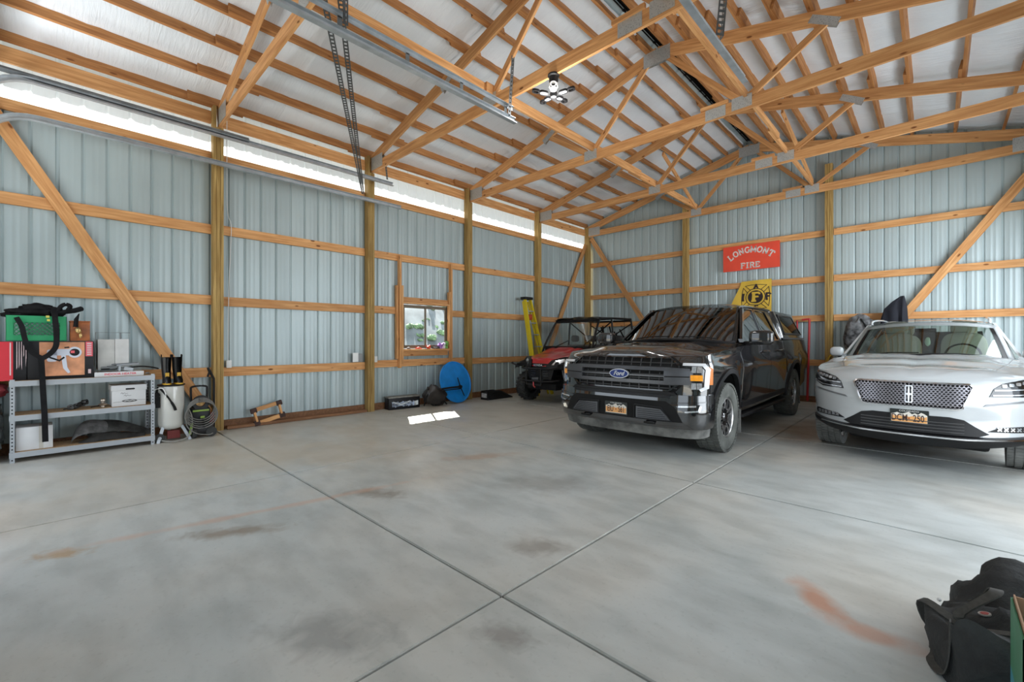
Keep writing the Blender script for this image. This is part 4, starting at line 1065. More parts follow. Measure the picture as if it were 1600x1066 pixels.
for s in (-1, 1):
    X = lambda x: s*x
    h_ = ob('headlamp', patch([(X(.57), .795), (X(.60), .875), (X(.66), .925), (X(.80), .965), (X(.905), .975), (X(.925), .90), (X(.90), .845), (X(.80), .80)], sf, .008, .02, .05), GLOSSBLACK, SU, ang=25)
    for k in range(5):
        x = .665+k*.045; z = .905+k*.009; 
        ob('led_lens', patch(rrect(X(x)-.016, X(x)+.016, z-.016, z+.014, .006, 2), sf, .014, .008), LENS, h_, ang=20)
    bm = nb(); patch(stroke([(X(.59), .812), (X(.80), .822), (X(.895), .86)], .010), sf, .014, .006, .05, bm=bm); patch(stroke([(X(.60), .86), (X(.86), .875)], .010), sf, .014, .006, .05, bm=bm); ob('light_strip', bm, LENS, h_, ang=25)
    bm = nb(); patch([(X(.53), .700), (X(.87), .755), (X(.89), .77), (X(.875), .775), (X(.55), .722)], sf, .006, .01, .05, bm=bm); ob('trim_blade', bm, pbr('trim_grey', (.22, .23, .24), .4, .4), SU, ang=25)
    lm = ob('fog_lamp', patch([(X(.56), .455), (X(.64), .50), (X(.87), .52), (X(.91), .49), (X(.88), .455)], sf, .008, .015, .05), BLACK, SU, ang=25)
    bm = nb()
    for k in range(6): patch(stroke([(X(.62+k*.042), .468), (X(.645+k*.042), .500)], .012), sf, .014, .006, bm=bm); patch(stroke([(X(.645+k*.042), .468), (X(.62+k*.042), .500)], .010), sf, .014, .006, bm=bm)
    ob('lens', bm, LENS, lm, ang=0)
it = ob('lower_intake', patch([(-.57, .43), (-.47, .50), (-.40, .555), (-.30, .575), (.30, .575), (.40, .555), (.47, .50), (.57, .43), (.50, .40), (-.50, .40)], sf, .006, .02, .06), BLACK, SU, ang=25)
bm = nb()
for z in (.425, .455, .485, .515): patch(stroke([(-.40, z), (.40, z)], .008), sf, .016, .008, .1, bm=bm)
ob('slat', bm, pbr('slat_black', (.05, .05, .05), .3), it, ang=0)
ski = Body(-.985, .10, .955, .78, 2.35, .05, 4, lambda z, y: interp([(.2, .93), (.40, 1.0)], z), lambda z: .10*clamp((.36-z)/.10), lambda y: interp([(-.985, .26), (-.85, .30), (-.6, .365), (-.3, .40)], y), lambda y: interp([(-.98, .385), (-.6, .42), (-.3, .44)], y), lambda xi, y: 0, rows=4)
sk = ob('front_skirt', ski.build(), BLACK, SU, label='black lower front skirt'); cut(sk, [xcyl(.55*s, 1.3*s, 0, .385, .43) for s in (-1, 1)])
bm = nb(); patch(stroke([(-.80, .395), (-.4, .372), (.4, .372), (.80, .395)], .016), ski.mfront, .010, .02, .06, bm=bm); ob('chrome_strip', bm, CHROME, sk, ang=30)
plate(SU, sf, .0, .545, ('DCM', '250'))
def WS2(u, v, d=0):
    yb = lerp(.42, .86, abs(u)**2.4); yt = lerp(1.20, 1.38, abs(u)**2.4)
    zb = 1.165-.06*abs(u)**2; zt = 1.585-.055*abs(u)**2.4
    p = V((u*lerp(.785, .65, v), lerp(yb, yt, v), lerp(zb, zt, v)+.015*math.sin(math.pi*v)))
    return p+V((u*.35, -.55, .7)).normalized()*d
ob('windshield', surf(WS2, lin(-.96, .96, 20), lin(0, .905, 8), 0, 0), CARGLASS, SU, ang=60)
ob('windshield_header', surf(WS2, lin(-1.0, 1.0, 20), lin(.895, 1.02, 3), .008, .02), PEARL, SU, ang=50)
# rim band printed black round the glass, then painted pillars
for s in (-1, 1):
    bm = nb(); g_ = []
    for v in lin(0, 1, 8): g_.append([bm.verts.new(WS2(s*u, v, .004)) for u in (.90, .965)])
    for a in range(8): bm.faces.new((g_[a][0], g_[a+1][0], g_[a+1][1], g_[a][1]))
    bmesh.ops.solidify(bm, geom=bm.faces[:], thickness=.006); ob('glass_border', bm, BLACK, SU, ang=40)
for s in (-1, 1):
    bm = nb(); g_ = []
    for v in lin(-.02, 1.02, 10): g_.append([bm.verts.new(WS2(s*u, v, d)) for u, d in ((.955, .006), (1.0, .014), (1.05, -.01), (1.07, -.05))])
    for a in range(10):
        for b in range(3): bm.faces.new((g_[a][b], g_[a+1][b], g_[a+1][b+1], g_[a][b+1]))
    bmesh.ops.solidify(bm, geom=bm.faces[:], thickness=.02); ob('windshield_pillar', bm, PEARL, SU, ang=50)
tube(bm := nb(), [WS2(u, -.02, .012) for u in lin(-.97, .97, 16)], .016, 8); ob('cowl', bm, BLACK, SU)
for x0, x1 in ((-.72, -.02), (.05, .78)): tube(bm := nb(), [WS2(x0, .0, .02), WS2((x0+x1)/2, .035, .02), WS2(x1, .03, .018)], .007, 6); ob('wiper', bm, BLACKM, SU)
def RF2(u, v, d=0):
    y = lerp(lerp(1.20, 1.38, abs(u)**2.4), 3.55, v); e = 1-abs(u)**3
    return V((u*lerp(.65, .60, v), y, 1.548+.06*e+.055*math.sin(math.pi*clamp(v*.9+.05))+d))
bm = surf(RF2, lin(-1, 1, 18), lin(0, 1, 12), 0, .03); ob('roof', bm, PEARL, SU, ang=50)
for s in (-1, 1): tube(bm := nb(), smooth_pts([RF2(s*.93, .04, .005), RF2(s*.93, .09, .055), RF2(s*.93, .5, .06), RF2(s*.93, .9, .05), RF2(s*.93, .97, .005)], 5), .014, 8); ob('roof_rail', bm, PEARL, SU)
def xs_(y, z): t = clamp((z-1.10)/.45); return lerp(.885, .655, t)
for s in (-1, 1):
    m_ = lambda y, z, d, s=s: V((s*(xs_(y, z)+d), y, z))
    ob('side_window', patch([(1.02, 1.12), (1.95, 1.12), (1.95, 1.54), (1.50, 1.54)], m_, -.015, .004), CARGLASS, SU, ang=20)
    ob('side_window', patch([(2.0, 1.12), (2.85, 1.12), (2.75, 1.54), (2.0, 1.54)], m_, -.015, .004), CARGLASS, SU, ang=20)
    ob('side_window', patch([(2.9, 1.14), (3.5, 1.16), (3.3, 1.50), (2.85, 1.52)], m_, -.015, .004), DARKGLASS, SU, ang=20)
    bm = nb(); patch(stroke([(.90, 1.13), (1.46, 1.555), (3.35, 1.55), (3.62, 1.15)], .05), m_, .003, .03, bm=bm)
    for y in (1.975, 2.86): patch(stroke([(y, 1.12), (y, 1.55)], .06), m_, .0, .02, bm=bm)
    patch(stroke([(.90, 1.12), (3.62, 1.13)], .04), m_, .008, .05, bm=bm); ob('window_frame', bm, PEARL, SU, ang=30)
    ms = sb.mside(s)
    for pl_ in ([(.50, .36), (1.95, .36), (1.95, 1.09), (.62, 1.05), (.52, .8)], [(1.962, .36), (2.40, .36), (2.72, .80), (2.82, 1.10), (1.962, 1.09)]):
        d_ = ob('door', patch(pl_, ms, .008, .02, .09), PEARL, SU, ang=30)
    mr = bpy.data.objects.new('mirror', None); link(mr); mr.parent = SU
    ob('mirror_shell', blob(nb(), (s*.945, .93, 1.185), (.085, .06, .07), 16, 12, 0, 1, 0, .65), PEARL, mr)
    tube(bm := nb(), [(s*.86, .96, 1.10), (s*.90, .95, 1.11), (s*.93, .94, 1.13)], .025, 8); ob('mirror_arm', bm, BLACK, mr)
    # curve of the hood
    patch(stroke([(s*.60, -.62), (s*.70, -.1), (s*.775, .50)], .006), sb.mtop(), .0015, .002, .1, bm=(bm := nb())); ob('hood_seam', bm, pbr('seam_grey', (.12, .12, .12), .6), SU, ang=0)
patch(stroke([(-.62, -.66), (-.3, -.745), (0, -.765), (.3, -.745), (.62, -.66)], .006), sb.mtop(), .002, .002, .06, bm=(bm := nb())); ob('hood_seam', bm, pbr('seam_grey', (.12, .12, .12), .6), SU, ang=0)
patch([(-.62, 1.16), (.62, 1.16), (.55, 1.50), (-.55, 1.50)], lambda x, z, d: V((x, 3.62-(z-1.16)*.4+d, z)), 0, .02, bm=(bm := nb())); ob('rear_window', bm, DARKGLASS, SU, ang=20)
box('dashboard', pbr('dash_dark', (.03, .032, .035), .6), SU, -.74, .74, .95, 1.20, 1.08, 1.155, bev=.03)
box('cabin_floor', BLACKM, SU, -.80, .80, .95, 3.5, 1.06, 1.115)
LEATH = pbr('pale_leather', (.50, .48, .43), .55)
for x, y in ((-.36, 1.75), (.36, 1.75)): seat(SU, x, y, 1.12, LEATH, .95)
for x in (-.36, .36): seat(SU, x, 2.65, 1.10, LEATH, .95)
lathe(bm := nb(), [(.165, -.012), (.18, 0), (.165, .012), (.155, 0)], 24, M.Translation((.36, 1.28, 1.15)) @ M.Rotation(R(64), 4, 'X'), closed=True); ob('steering_wheel', bm, BLACKM, SU)
box('rear_view_mirror', BLACKM, SU, -.11, .11, 1.22, 1.25, 1.46, 1.515, bev=.012)
bm = blob(nb(), (.02, 1.24, 1.33), (.03, .015, .06), 10, 8, .4, 4, 3); ob('hanging_charm', bm, pbr('pale_green', (.45, .62, .50), .6), SU)
box('underbody', BLACKM, SU, -.58, .58, -.5, 3.5, .20, .36, bev=.03)

# ---------------------------------------------------------------- red side-by-side
UT = thing('red_utility_vehicle', 'red and black off-road side-by-side with a roll cage, parked left of the black truck', 'vehicle', (1.72, 7.53, 0), R(0))
RED = pbr('red_plastic', (.55, .012, .015), .28, 0, .08, 3, coat=.7)
for s, y in ((1, 0), (1, 2.75), (-1, 0), (-1, 2.75)): wheel('wheel', UT, (s*.66, y, .325), s, .325, .25, .17, RUBBER, 'utv', 20)
ub = Body(-.42, .62, .56, .30, 2.6, .08, 4, lambda z, y: interp([(.78, .92), (.95, 1.0), (1.1, .97)], z), lambda z: .20*clamp((z-.80)/.25)**1.2, lambda y: interp([(-.42, .80), (.1, .86), (.6, .94)], y), lambda y: sinterp([(-.42, .93), (.0, 1.02), (.6, 1.16)], y),
          lambda xi, y: .05*(1-xi**4)-.02*math.exp(-((abs(xi)-.5)/.1)**2), rows=6)
ob('hood', ub.build(), RED, UT)
for s in (-1, 1):
    # black fenders
    bm = nb(); pts = [(y, z) for y, z in ((-.36, .76), (-.34, .84), (-.22, .90), (.10, .94), (.40, .92), (.55, .80), (.58, .62))]
    g_ = [[bm.verts.new((s*x, y+(.02 if x > .7 else 0), z+dz)) for x, dz in ((.44, .0), (.60, .02), (.76, -.02), (.80, -.07))] for y, z in pts]
    for a in range(len(g_)-1):
        for b in range(3): bm.faces.new((g_[a][b], g_[a+1][b], g_[a+1][b+1], g_[a][b+1]))
    bmesh.ops.solidify(bm, geom=bm.faces[:], thickness=.012); ob('fender', bm, BLACK, UT, ang=40)
    bm = nb(); 
    g_ = [[bm.verts.new((s*x, y, z+dz)) for x, dz in ((.40, .0), (.60, .03), (.78, -.02), (.80, -.10))] for y, z in [(2.2, .70), (2.35, .84), (2.6, .93), (3.0, .93), (3.25, .84)]]
    for a in range(4):
        for b in range(3): bm.faces.new((g_[a][b], g_[a+1][b], g_[a+1][b+1], g_[a][b+1]))
    bmesh.ops.solidify(bm, geom=bm.faces[:], thickness=.012); ob('fender', bm, BLACK, UT, ang=40)
    hp = bpy.data.objects.new('headlamp', None); link(hp); hp.parent = UT
    mh = lambda x, z, d, s=s: V((s*x, ub.front(min(abs(x), .50), z)-.035+.35*max(0, abs(x)-.42)-d, z))
    ob('lamp_housing', patch([(.20, .80), (.28, .935), (.50, 1.005), (.62, .99), (.66, .86), (.52, .74), (.30, .74)], mh, .0, .08, .08), BLACK, hp, ang=30)
    ob('lens', patch([(.33, .84), (.38, .93), (.52, .965), (.57, .90), (.48, .82)], mh, .012, .012), LENS, hp, ang=30)
    # a-arms and shock
    for yy, z in ((-.10, .34), (.10, .34), (0, .50)): tube(bm := nb(), [(s*.18, yy, z), (s*.56, 0, z-.02)], .017, 8); ob('suspension_arm', bm, BLACKM, UT)
    tube(bm := nb(), [(s*.30, -.04, .84), (s*.46, -.04, .36)], .035, 10); ob('shock_absorber', bm, pbr('shock_grey', (.16, .16, .17), .4, .5), UT)
    # doors / sill
    box('side_panel', BLACK, UT, s*.74-.03, s*.74+.03, .62, 2.15, .38, .82, bev=.02)
ob('front_fascia', patch([(-.30, .52), (.30, .52), (.36, .72), (.30, .86), (-.30, .86), (-.36, .72)], lambda x, z, d: V((x, -.40+.15*abs(x)-d, z)), .03, .14, .1), BLACK, UT, ang=30)
bm = nb()
for z in (.60, .65, .70, .75): patch(stroke([(-.24, z), (.24, z)], .012), lambda x, z, d: V((x, -.43+.15*abs(x)-d, z)), .02, .02, bm=bm)
ob('grille_slats', bm, DKGREY, UT, ang=0)
ob('badge', textpolys(nb(), 'HONDA', .055, lambda x, z, d: V((x, -.43-d, z)), .03, .006, cy=.825, sx=1.2, bold=.002), CHROME, UT, ang=0)
# tubular bumper
bm = nb()
for z in (.50, .76): tube(bm, smooth_pts([(-.50, -.36, z+.02), (-.34, -.56, z), (0, -.60, z), (.34, -.56, z), (.50, -.36, z+.02)], 5), .020, 8)
for x in (-.20, .20): tube(bm, [(x, -.59, .42), (x, -.60, .78)], .018, 8)
tube(bm, [(-.20, -.59, .42), (.20, -.59, .42)], .018, 8); tube(bm, [(-.72, -.50, .86), (-.50, -.52, .78)], .022, 8)
ob('front_bumper', bm, BLACK, UT)
bm = nb(); lathe(bm, [(0, -.09), (.06, -.09), (.05, -.08), (.05, .08), (.06, .09), (0, .09)], 20, M.Translation((0, -.50, .53)) @ M.Rotation(R(90), 4, 'Y')); ob('winch', bm, DKGREY, UT)
tube(bm := nb(), [(.0, -.60, .50), (.02, -.62, .40), (.05, -.60, .37)], .014, 8); ob('winch_hook', bm, RED, UT)
box('chassis', BLACKM, UT, -.40, .40, -.35, 3.2, .30, .44, bev=.02)
box('floor_tub', BLACKM, UT, -.70, .70, .60, 2.25, .40, .50, bev=.02)
box('dashboard', BLACKM, UT, -.62, .62, .50, .72, .96, 1.22, bev=.04)
for y in (1.15, 1.95):
    box('bench_cushion', BLACK, UT, -.60, .60, y-.25, y+.20, .60, .74, bev=.04); box('bench_back', pbr('grey_vinyl', (.10, .10, .105), .6), UT, -.60, .60, y+.20, y+.30, .72, 1.25, bev=.04)
    for x in (-.38, .02, .38): ob('headrest', blob(nb(), (x, y+.26, 1.40), (.10, .05, .08), 12, 8, 0, 1, 0, .5), pbr('grey_vinyl', (.10, .10, .105), .6), UT)
cg = bpy.data.objects.new('roll_cage', None); link(cg); cg.parent = UT
for s in (-1, 1):
    tube(bm := nb(), smooth_pts([(s*.70, .50, 1.00), (s*.68, .58, 1.22), (s*.61, .95, 1.80), (s*.60, 1.15, 1.86), (s*.60, 2.25, 1.88), (s*.60, 2.42, 1.80), (s*.68, 2.45, 1.0), (s*.68, 2.45, .55)], 5), .024, 8); ob('side_hoop', bm, BLACK, cg)
    tube(bm := nb(), [(s*.68, 1.50, .55), (s*.66, 1.50, 1.1), (s*.60, 1.50, 1.87)], .022, 8); ob('centre_post', bm, BLACK, cg)
    tube(bm := nb(), [(s*.70, .62, 1.08), (s*.64, 1.48, 1.35)], .014, 8); ob('door_bar', bm, BLACK, cg)
for y, z in ((.95, 1.82), (1.50, 1.86), (2.38, 1.84)): tube(bm := nb(), [(-.61, y, z), (.61, y, z)], .022, 8); ob('cross_bar', bm, BLACK, cg)
for (a, b) in (((-.60, 1.5, 1.80), (.1, 1.5, 1.30)), ((.60, 1.5, 1.80), (-.1, 1.5, 1.30)), ((-.60, 2.4, 1.76), (.3, 2.42, 1.25)), ((.60, 2.4, 1.76), (-.3, 2.42, 1.25))): tube(bm := nb(), [a, b], .016, 8); ob('diagonal_bar', bm, BLACK, cg)
for i, (y0, y1) in enumerate(((.90, 1.48), (1.52, 2.42))):
    bm = surf(lambda u, v, d: V((u*.66, lerp(y0, y1, v), 1.905-.05*abs(u)**3+.015*math.cos(math.pi*u*3)+(-.02 if i == 0 and v < .15 else 0))), lin(-1, 1, 14), lin(0, 1, 4), 0, .025); ob('roof_panel', bm, pbr('roof_black', (.05, .052, .055), .35), UT, ang=50)
ws = ob('windshield', surf(lambda u, v, d: V((u*lerp(.66, .59, v), lerp(.58, .93, v), lerp(1.22, 1.80, v))), lin(-1, 1, 6), lin(0, 1, 4), 0, 0), glassmat('clear_poly', (.86, .86, .82), 1.6), UT, ang=60)
bm = nb(); tube(bm, [(-.67, .575, 1.20), (.67, .575, 1.20)], .022, 8); tube(bm, [(-.60, .935, 1.79), (.60, .935, 1.79)], .022, 8); ob('windshield_frame', bm, BLACKM, ws)
tube(bm := nb(), [(0, 0, 0), (0, 0, .3)], .02, 8); bmesh.ops.transform(bm, matrix=M.Translation((.35, .78, 1.08)) @ M.Rotation(R(-50), 4, 'X'), verts=bm.verts[:]); lathe(bm, [(.15, -.012), (.165, 0), (.15, .012)], 20, M.Translation((.35, .98, 1.26)) @ M.Rotation(R(50), 4, 'X'), closed=True); ob('steering_wheel', bm, BLACKM, UT)
bm = nb(); bx(bm, -.68, .68, 2.50, 3.45, .82, .86); bx(bm, -.68, -.65, 2.50, 3.45, .86, 1.12); bx(bm, .65, .68, 2.50, 3.45, .86, 1.12); bx(bm, -.65, .65, 2.50, 2.53, .86, 1.12); bx(bm, -.65, .65, 3.42, 3.45, .86, 1.12); ob('cargo_bed', bm, BLACK, UT, ang=0)
random.seed(21)
for i in range(7):
    x, y = random.uniform(-.4, .5), random.uniform(2.6, 3.3)
    tube(bm := nb(), [(x, y, .87), (x+random.uniform(-.4, .4), y+random.uniform(-.3, .1), 1.5+random.uniform(0, .3))], .02, 6); ob('rack_tube', bm, BLACKM, UT)
# ================================================================ SMALL THINGS
def group_(name, parent):
    e = bpy.data.objects.new(name, None); link(e); e.parent = parent; return e
# ---------------------------------------------------------------- shelf unit against the left wall; local x along its front (away from the camera side), local y into depth
SH = (.545, -.380, 0); SRZ = math.atan2(1.236, -.032)
def sw(s, d=0, z=0):      # shelf coordinates -> world
    c, n = math.cos(SRZ), math.sin(SRZ); return V((SH[0]+c*s-n*d, SH[1]+n*s+c*d, z))
sh = thing('shelf_unit', 'grey boltless steel shelf unit with three particle board shelves, against the left wall', 'shelf', SH, SRZ)
DEP = .42; LEN = 1.240
for sx in (0, 1):
    for dy in (0, 1):
        bm = nb(); x = 0 if not sx else LEN; y = 0 if not dy else DEP; ix = 1 if not sx else -1; iy = 1 if not dy else -1
        a, b = sorted((x, x+ix*.038)); c, d = sorted((y, y+iy*.038))
        bx(bm, a, b, min(y, y+iy*.003), max(y, y+iy*.003), 0, .915); bx(bm, min(x, x+ix*.003), max(x, x+ix*.003), c, d, 0, .915)
        u = ob('upright', bm, STEELG, sh, ang=0)
        bm = nb()
        for k in range(22):
            z = .03+k*.0395; yy = y-iy*.0008
            cyl(bm, (x+ix*.019, yy, z), (x+ix*.019, yy+iy*.004, z), .0075, seg=8)
            xx = x-ix*.0008; cyl(bm, (xx, y+iy*.019, z), (xx+ix*.004, y+iy*.019, z), .0075, seg=8)
            xx = x+ix*.0036; cyl(bm, (xx-ix*.001, y+iy*.019, z), (xx, y+iy*.019, z), .0075, seg=8)
        ob('slot_holes', bm, BLACKM, u, ang=0)
for z in (.115, .52, .90):
    bd = box('shelf_board', PARTB, sh, .004, LEN-.004, .004, DEP-.004, z-.012, z, ang=0)
    bm = nb(); bx(bm, .0, LEN, -.004, .0, z-.062, z-.002); bx(bm, 0, LEN, DEP, DEP+.004, z-.062, z-.002); bx(bm, -.004, 0, 0, DEP, z-.062, z-.002); bx(bm, LEN, LEN+.004, 0, DEP, z-.062, z-.002)
    ob('shelf_beam', bm, STEELG, sh, ang=0)
def T(name, label, cat, s, d, z, dr=0, group=None):
    return thing(name, label, cat, sw(s*.965, d, z), SRZ+R(dr), group)
FZ = lambda x, z, d: V((x, -d, z))     # front face map for boxes standing with their face at local y=0
# long tool box
REDC = pbr('red_carton', (.55, .02, .035), .5); BLKC = pbr('black_carton', (.008, .008, .010), .45, spec=.3); PINK = pbr('red_print', (.75, .12, .15), .5)
t = T('tool_carton', 'black carton with a picture of a white power tool, on the top shelf', 'box', .125, .05, .902)
box('carton', BLKC, t, 0, .55, 0, .30, 0, .435, bev=.002)
ob('picture', patch([(.105, .035), (.470, .035), (.470, .425), (.100, .425)], FZ, .0015, .001), pbr('wood_picture', (.60, .27, .14), .5, 0, .25, 8), t, ang=0)
bm = nb(); patch(rrect(.17, .43, .27, .345, .035), FZ, .003, .001, bm=bm); patch(rrect(.16, .24, .20, .34, .02), FZ, .003, .001, bm=bm); patch([(.27, .29), (.31, .29), (.325, .13), (.35, .07), (.33, .06), (.29, .12)], FZ, .0032, .001, bm=bm); patch(ell(.385, .305, .06, .065), FZ, .0031, .001, bm=bm)
ob('tool_print', bm, pbr('tool_white', (.62, .66, .76), .5), t, ang=0)
bm = nb(); patch(ell(.385, .305, .042, .042), FZ, .0045, .001, bm=bm); patch(stroke([(.18, .25), (.26, .21), (.30, .25)], .018), FZ, .004, .001, bm=bm); patch(stroke([(.30, .36), (.34, .365)], .014), FZ, .004, .001, bm=bm); ob('tool_print_dark', bm, BLKC, t, ang=0)
bm = nb(); patch([(.352, .295), (.385, .295), (.385, .325), (.352, .325)], FZ, .0055, .001, bm=bm); patch([(.478, .255), (.54, .255), (.54, .43), (.478, .43)], FZ, .003, .001, bm=bm); ob('red_label', bm, PINK, t, ang=0)
for k in range(6): ob('white_label', patch([(.490, .27+k*.026), (.528, .27+k*.026), (.528, .285+k*.026), (.490, .285+k*.026)], FZ, .0045, .001), pbr('pale_print', (.65, .50, .52), .5), t, ang=0)
ob('white_label', patch([(.50, .05), (.525, .05), (.525, .10), (.50, .10)], FZ, .003, .001), pbr('pale_print', (.65, .50, .52), .5), t, ang=0)
t2 = T('red_carton', 'red and black carton at the left end of the top shelf, lettered sideways', 'box', -.42, .05, .902)
box('carton', BLKC, t2, .0, .54, 0, .30, 0, .435, bev=.002)
ob('red_panel', patch([(0, .0), (.43, .0), (.43, .43), (0, .43)], FZ, .0015, .001), REDC, t2, ang=0)
bm = nb(); random.seed(4)
for k in range(5):
    x = .455+k*.017; patch([(x, .43), (x+.006, .43), (x+.006, random.uniform(.1, .3)), (x, random.uniform(.1, .3))], FZ, .003, .001, bm=bm)
patch([(.405, .06), (.415, .06), (.415, .42), (.405, .42)], FZ, .003, .001, bm=bm); ob('print', bm, pbr('pale_print', (.65, .50, .52), .5), t2, ang=0)
# crate
GREEN = pbr('green_plastic', (.02, .30, .12), .4, 0, .1, 4)
t = T('milk_crate', 'green plastic milk crate on top of the cartons', 'crate', -.03, .06, 1.340)
bm = nb(); H = .285; Wc = .47; Dc = .30
def lattice(bm, mp, L, H):
    for (a, b, c, d) in ((0, L, 0, .065), (0, L, H-.075, H), (0, .055, .065, H-.075), (L-.055, L, .065, H-.075)): patch([(a, c), (b, c), (b, d), (a, d)], mp, 0, .006, bm=bm)
    n = 9; w = (L-.11)/n; hh = H-.14
    for k in range(-3, n+3):
        for sg in (1, -1):
            x0 = .055+k*w; x1 = x0+sg*hh*.9
            p = [(x0, .065), (x1, .065+hh)]
            # clip to the opening
            def cl(p, q, lo, hi):
                (ax, az), (bx_, bz) = p, q
                if ax == bx_: return None
                t0, t1 = 0., 1.; dx = bx_-ax
                for e, v in ((lo, 1), (hi, -1)):
                    tt = (e-ax)/dx
                    if (dx > 0) == (v > 0): t0 = max(t0, tt)
                    else: t1 = min(t1, tt)
                if t0 >= t1: return None
                return (ax+dx*t0, az+(bz-az)*t0), (ax+dx*t1, az+(bz-az)*t1)
            c_ = cl(p[0], p[1], .055, L-.055)
            if c_ and (V(c_[0])-V(c_[1])).length > .01: patch(stroke(c_, .006), mp, -.001, .004, bm=bm)
lattice(bm, FZ, Wc, H); lattice(bm, lambda a, z, d: V((a, Dc-d, z)), Wc, H)
lattice(bm, lambda a, z, d: V((0-d, a, z)), Dc, H); lattice(bm, lambda a, z, d: V((Wc+d, a, z)), Dc, H)
bx(bm, 0, Wc, 0, Dc, 0, .008); ob('basket', bm, GREEN, t, ang=0)
NYL = pbr('black_nylon', (.007, .007, .008), .75, 0, .3, 12, .2, 60, spec=.2)
t = T('harness_bag', 'black padded harness heaped on the green crate, its strap hanging before the shelves', 'bag', .0, .0, 0)
bm = nb()
for (c, r_, sd) in (((.16, .19, 1.665), (.20, .13, .045), 1), ((.20, .17, 1.715), (.13, .09, .05), 2), ((.32, .18, 1.68), (.11, .10, .06), 3), ((.05, .16, 1.63), (.12, .09, .03), 4)): blob(bm, c, r_, 20, 12, .35, 2.5, sd, .8)
ob('padding', bm, NYL, t, ang=50)
bm = nb(); tube(bm, smooth_pts([(.36, .10, 1.66), (.42, .08, 1.68), (.50, .10, 1.70), (.58, .12, 1.735)], 5), [.02]*5+[.028]*5+[.030]*5+[.016], 10); tube(bm, smooth_pts([(.37, .10, 1.68), (.39, .09, 1.74), (.43, .08, 1.77), (.47, .09, 1.75), (.45, .1, 1.70)], 5), .022, 10); ob('grip', bm, NYL, t)
bm = nb(); strip(bm, smooth_pts([(.05, .03, 1.60), (.09, -.02, 1.50), (.11, -.03, 1.38), (.14, -.03, 1.25), (.20, -.03, 1.18), (.24, -.03, 1.15)], 5), .045, .014, V((0, 1, 0)))
strip(bm, smooth_pts([(.34, .05, 1.68), (.345, -.03, 1.58), (.355, -.035, 1.42), (.35, -.03, 1.28), (.30, -.03, 1.19), (.24, -.03, 1.14)], 5), .050, .016, V((0, 1, 0)))
strip(bm, [(.235, -.035, 1.16), (.245, -.03, .9), (.262, -.03, .5), (.268, -.03, .20)], .050, .006, V((0, 1, 0)))
ob('strap', bm, NYL, t, ang=40)
bm = nb(); bx(bm, .272, .30, -.01, .0, 1.605, 1.63); bx(bm, .28, .305, -.012, -.002, 1.565, 1.59); ob('yellow_tag', bm, pbr('tag_yellow', (.60, .55, .10), .5), t, ang=0)
t = T('wooden_box', 'small brown wooden box right of the green crate', 'box', .485, .07, 1.340)
box('body', pbr('stained_wood', (.34, .10, .025), .5, 0, .3, 12), t, 0, .17, 0, .18, 0, .225, bev=.004); box('lid', pbr('stained_wood', (.34, .10, .025), .5, 0, .3, 12), t, -.004, .174, -.004, .184, .226, .24, bev=.003)
bm = nb(); blob(bm, (.07, -.03, .12), (.026, .018, .035), 12, 8, .4, 6, 5); blob(bm, (.085, -.03, .06), (.015, .013, .03), 10, 8, .4, 6, 6); o = ob('brass_spray_nozzle', bm, pbr('brass', (.55, .38, .16), .35, .8, .3, 20), None, ang=40)
tag(o, 'brass fitting standing in front of the small wooden box', 'fitting'); o.location = sw(.485*.965, .062, 1.345); o.rotation_euler = (0, 0, SRZ)
bm = nb(); tube(bm, [(.045, -.035, .16), (.05, -.035, .25), (.075, -.03, .32)], [.022, .020, .004], 8); ob('cap', bm, NYL, o, label='pointed black cap')
# steel sheets, rod frame
t = T('metal_case', 'pale grey sheet metal case standing on the right of the top shelf', 'case', .735, .12, .985)
LG = pbr('pale_grey_enamel', (.50, .50, .48), .5, .1, .12, 6)
box('panel', LG, t, .0, .155, 0, .20, 0, .375, bev=.003); box('panel', pbr('lighter_enamel', (.60, .60, .59), .45, .1, .08, 6), t, .158, .29, -.005, .20, 0.03, .38, bev=.003)
tube(bm := nb(), [(-.02, 0, -.06), (-.02, 0, .46), (.30, 0, .46)], .004, 6); tube(bm, [(.21, .02, .38), (.21, .02, .46)], .010, 6); ob('wire_frame', bm, GALVD, t)
tw = T('tool_heap', 'heap of dark hand tools and clamps on the right end of the top shelf', 'tools', .72, .06, .965)
random.seed(8)
for k in range(7):
    a = random.uniform(-.05, .33); bm = nb(); tube(bm, [(a, random.uniform(0, .06), .01+.012*k), (a+random.uniform(.12, .26), random.uniform(-.02, .08), .012+.014*k)], random.uniform(.006, .013), 8); ob('tool', bm, [GALVD, BLACKM, STEELG][k % 3], tw)
bm = nb(); bx(bm, .24, .33, .0, .03, .06, .10, M.Rotation(.2, 4, 'Y')); bx(bm, .20, .22, -.01, .02, .0, .06); ob('clamp', bm, STEELG, tw, ang=0)
tube(bm := nb(), smooth_pts([(.25, .02, .03), (.40, .0, .05), (.52, .03, .035), (.60, .05, .01)], 5), .009, 8); ob('cable', bm, BLACKM, tw)
t = T('flat_carton', 'flat white carton with red lettering under the dark hand tools', 'box', .70, .03, .902)
box('carton', CARD, t, 0, .46, 0, .22, 0, .055, bev=.002)
ob('lettering', textpolys(nb(), 'INDOOR HEATER', .036, FZ, .002, .001, cx=.235, cy=.028, sx=1.05, bold=.0008), PINK, t, ang=0)
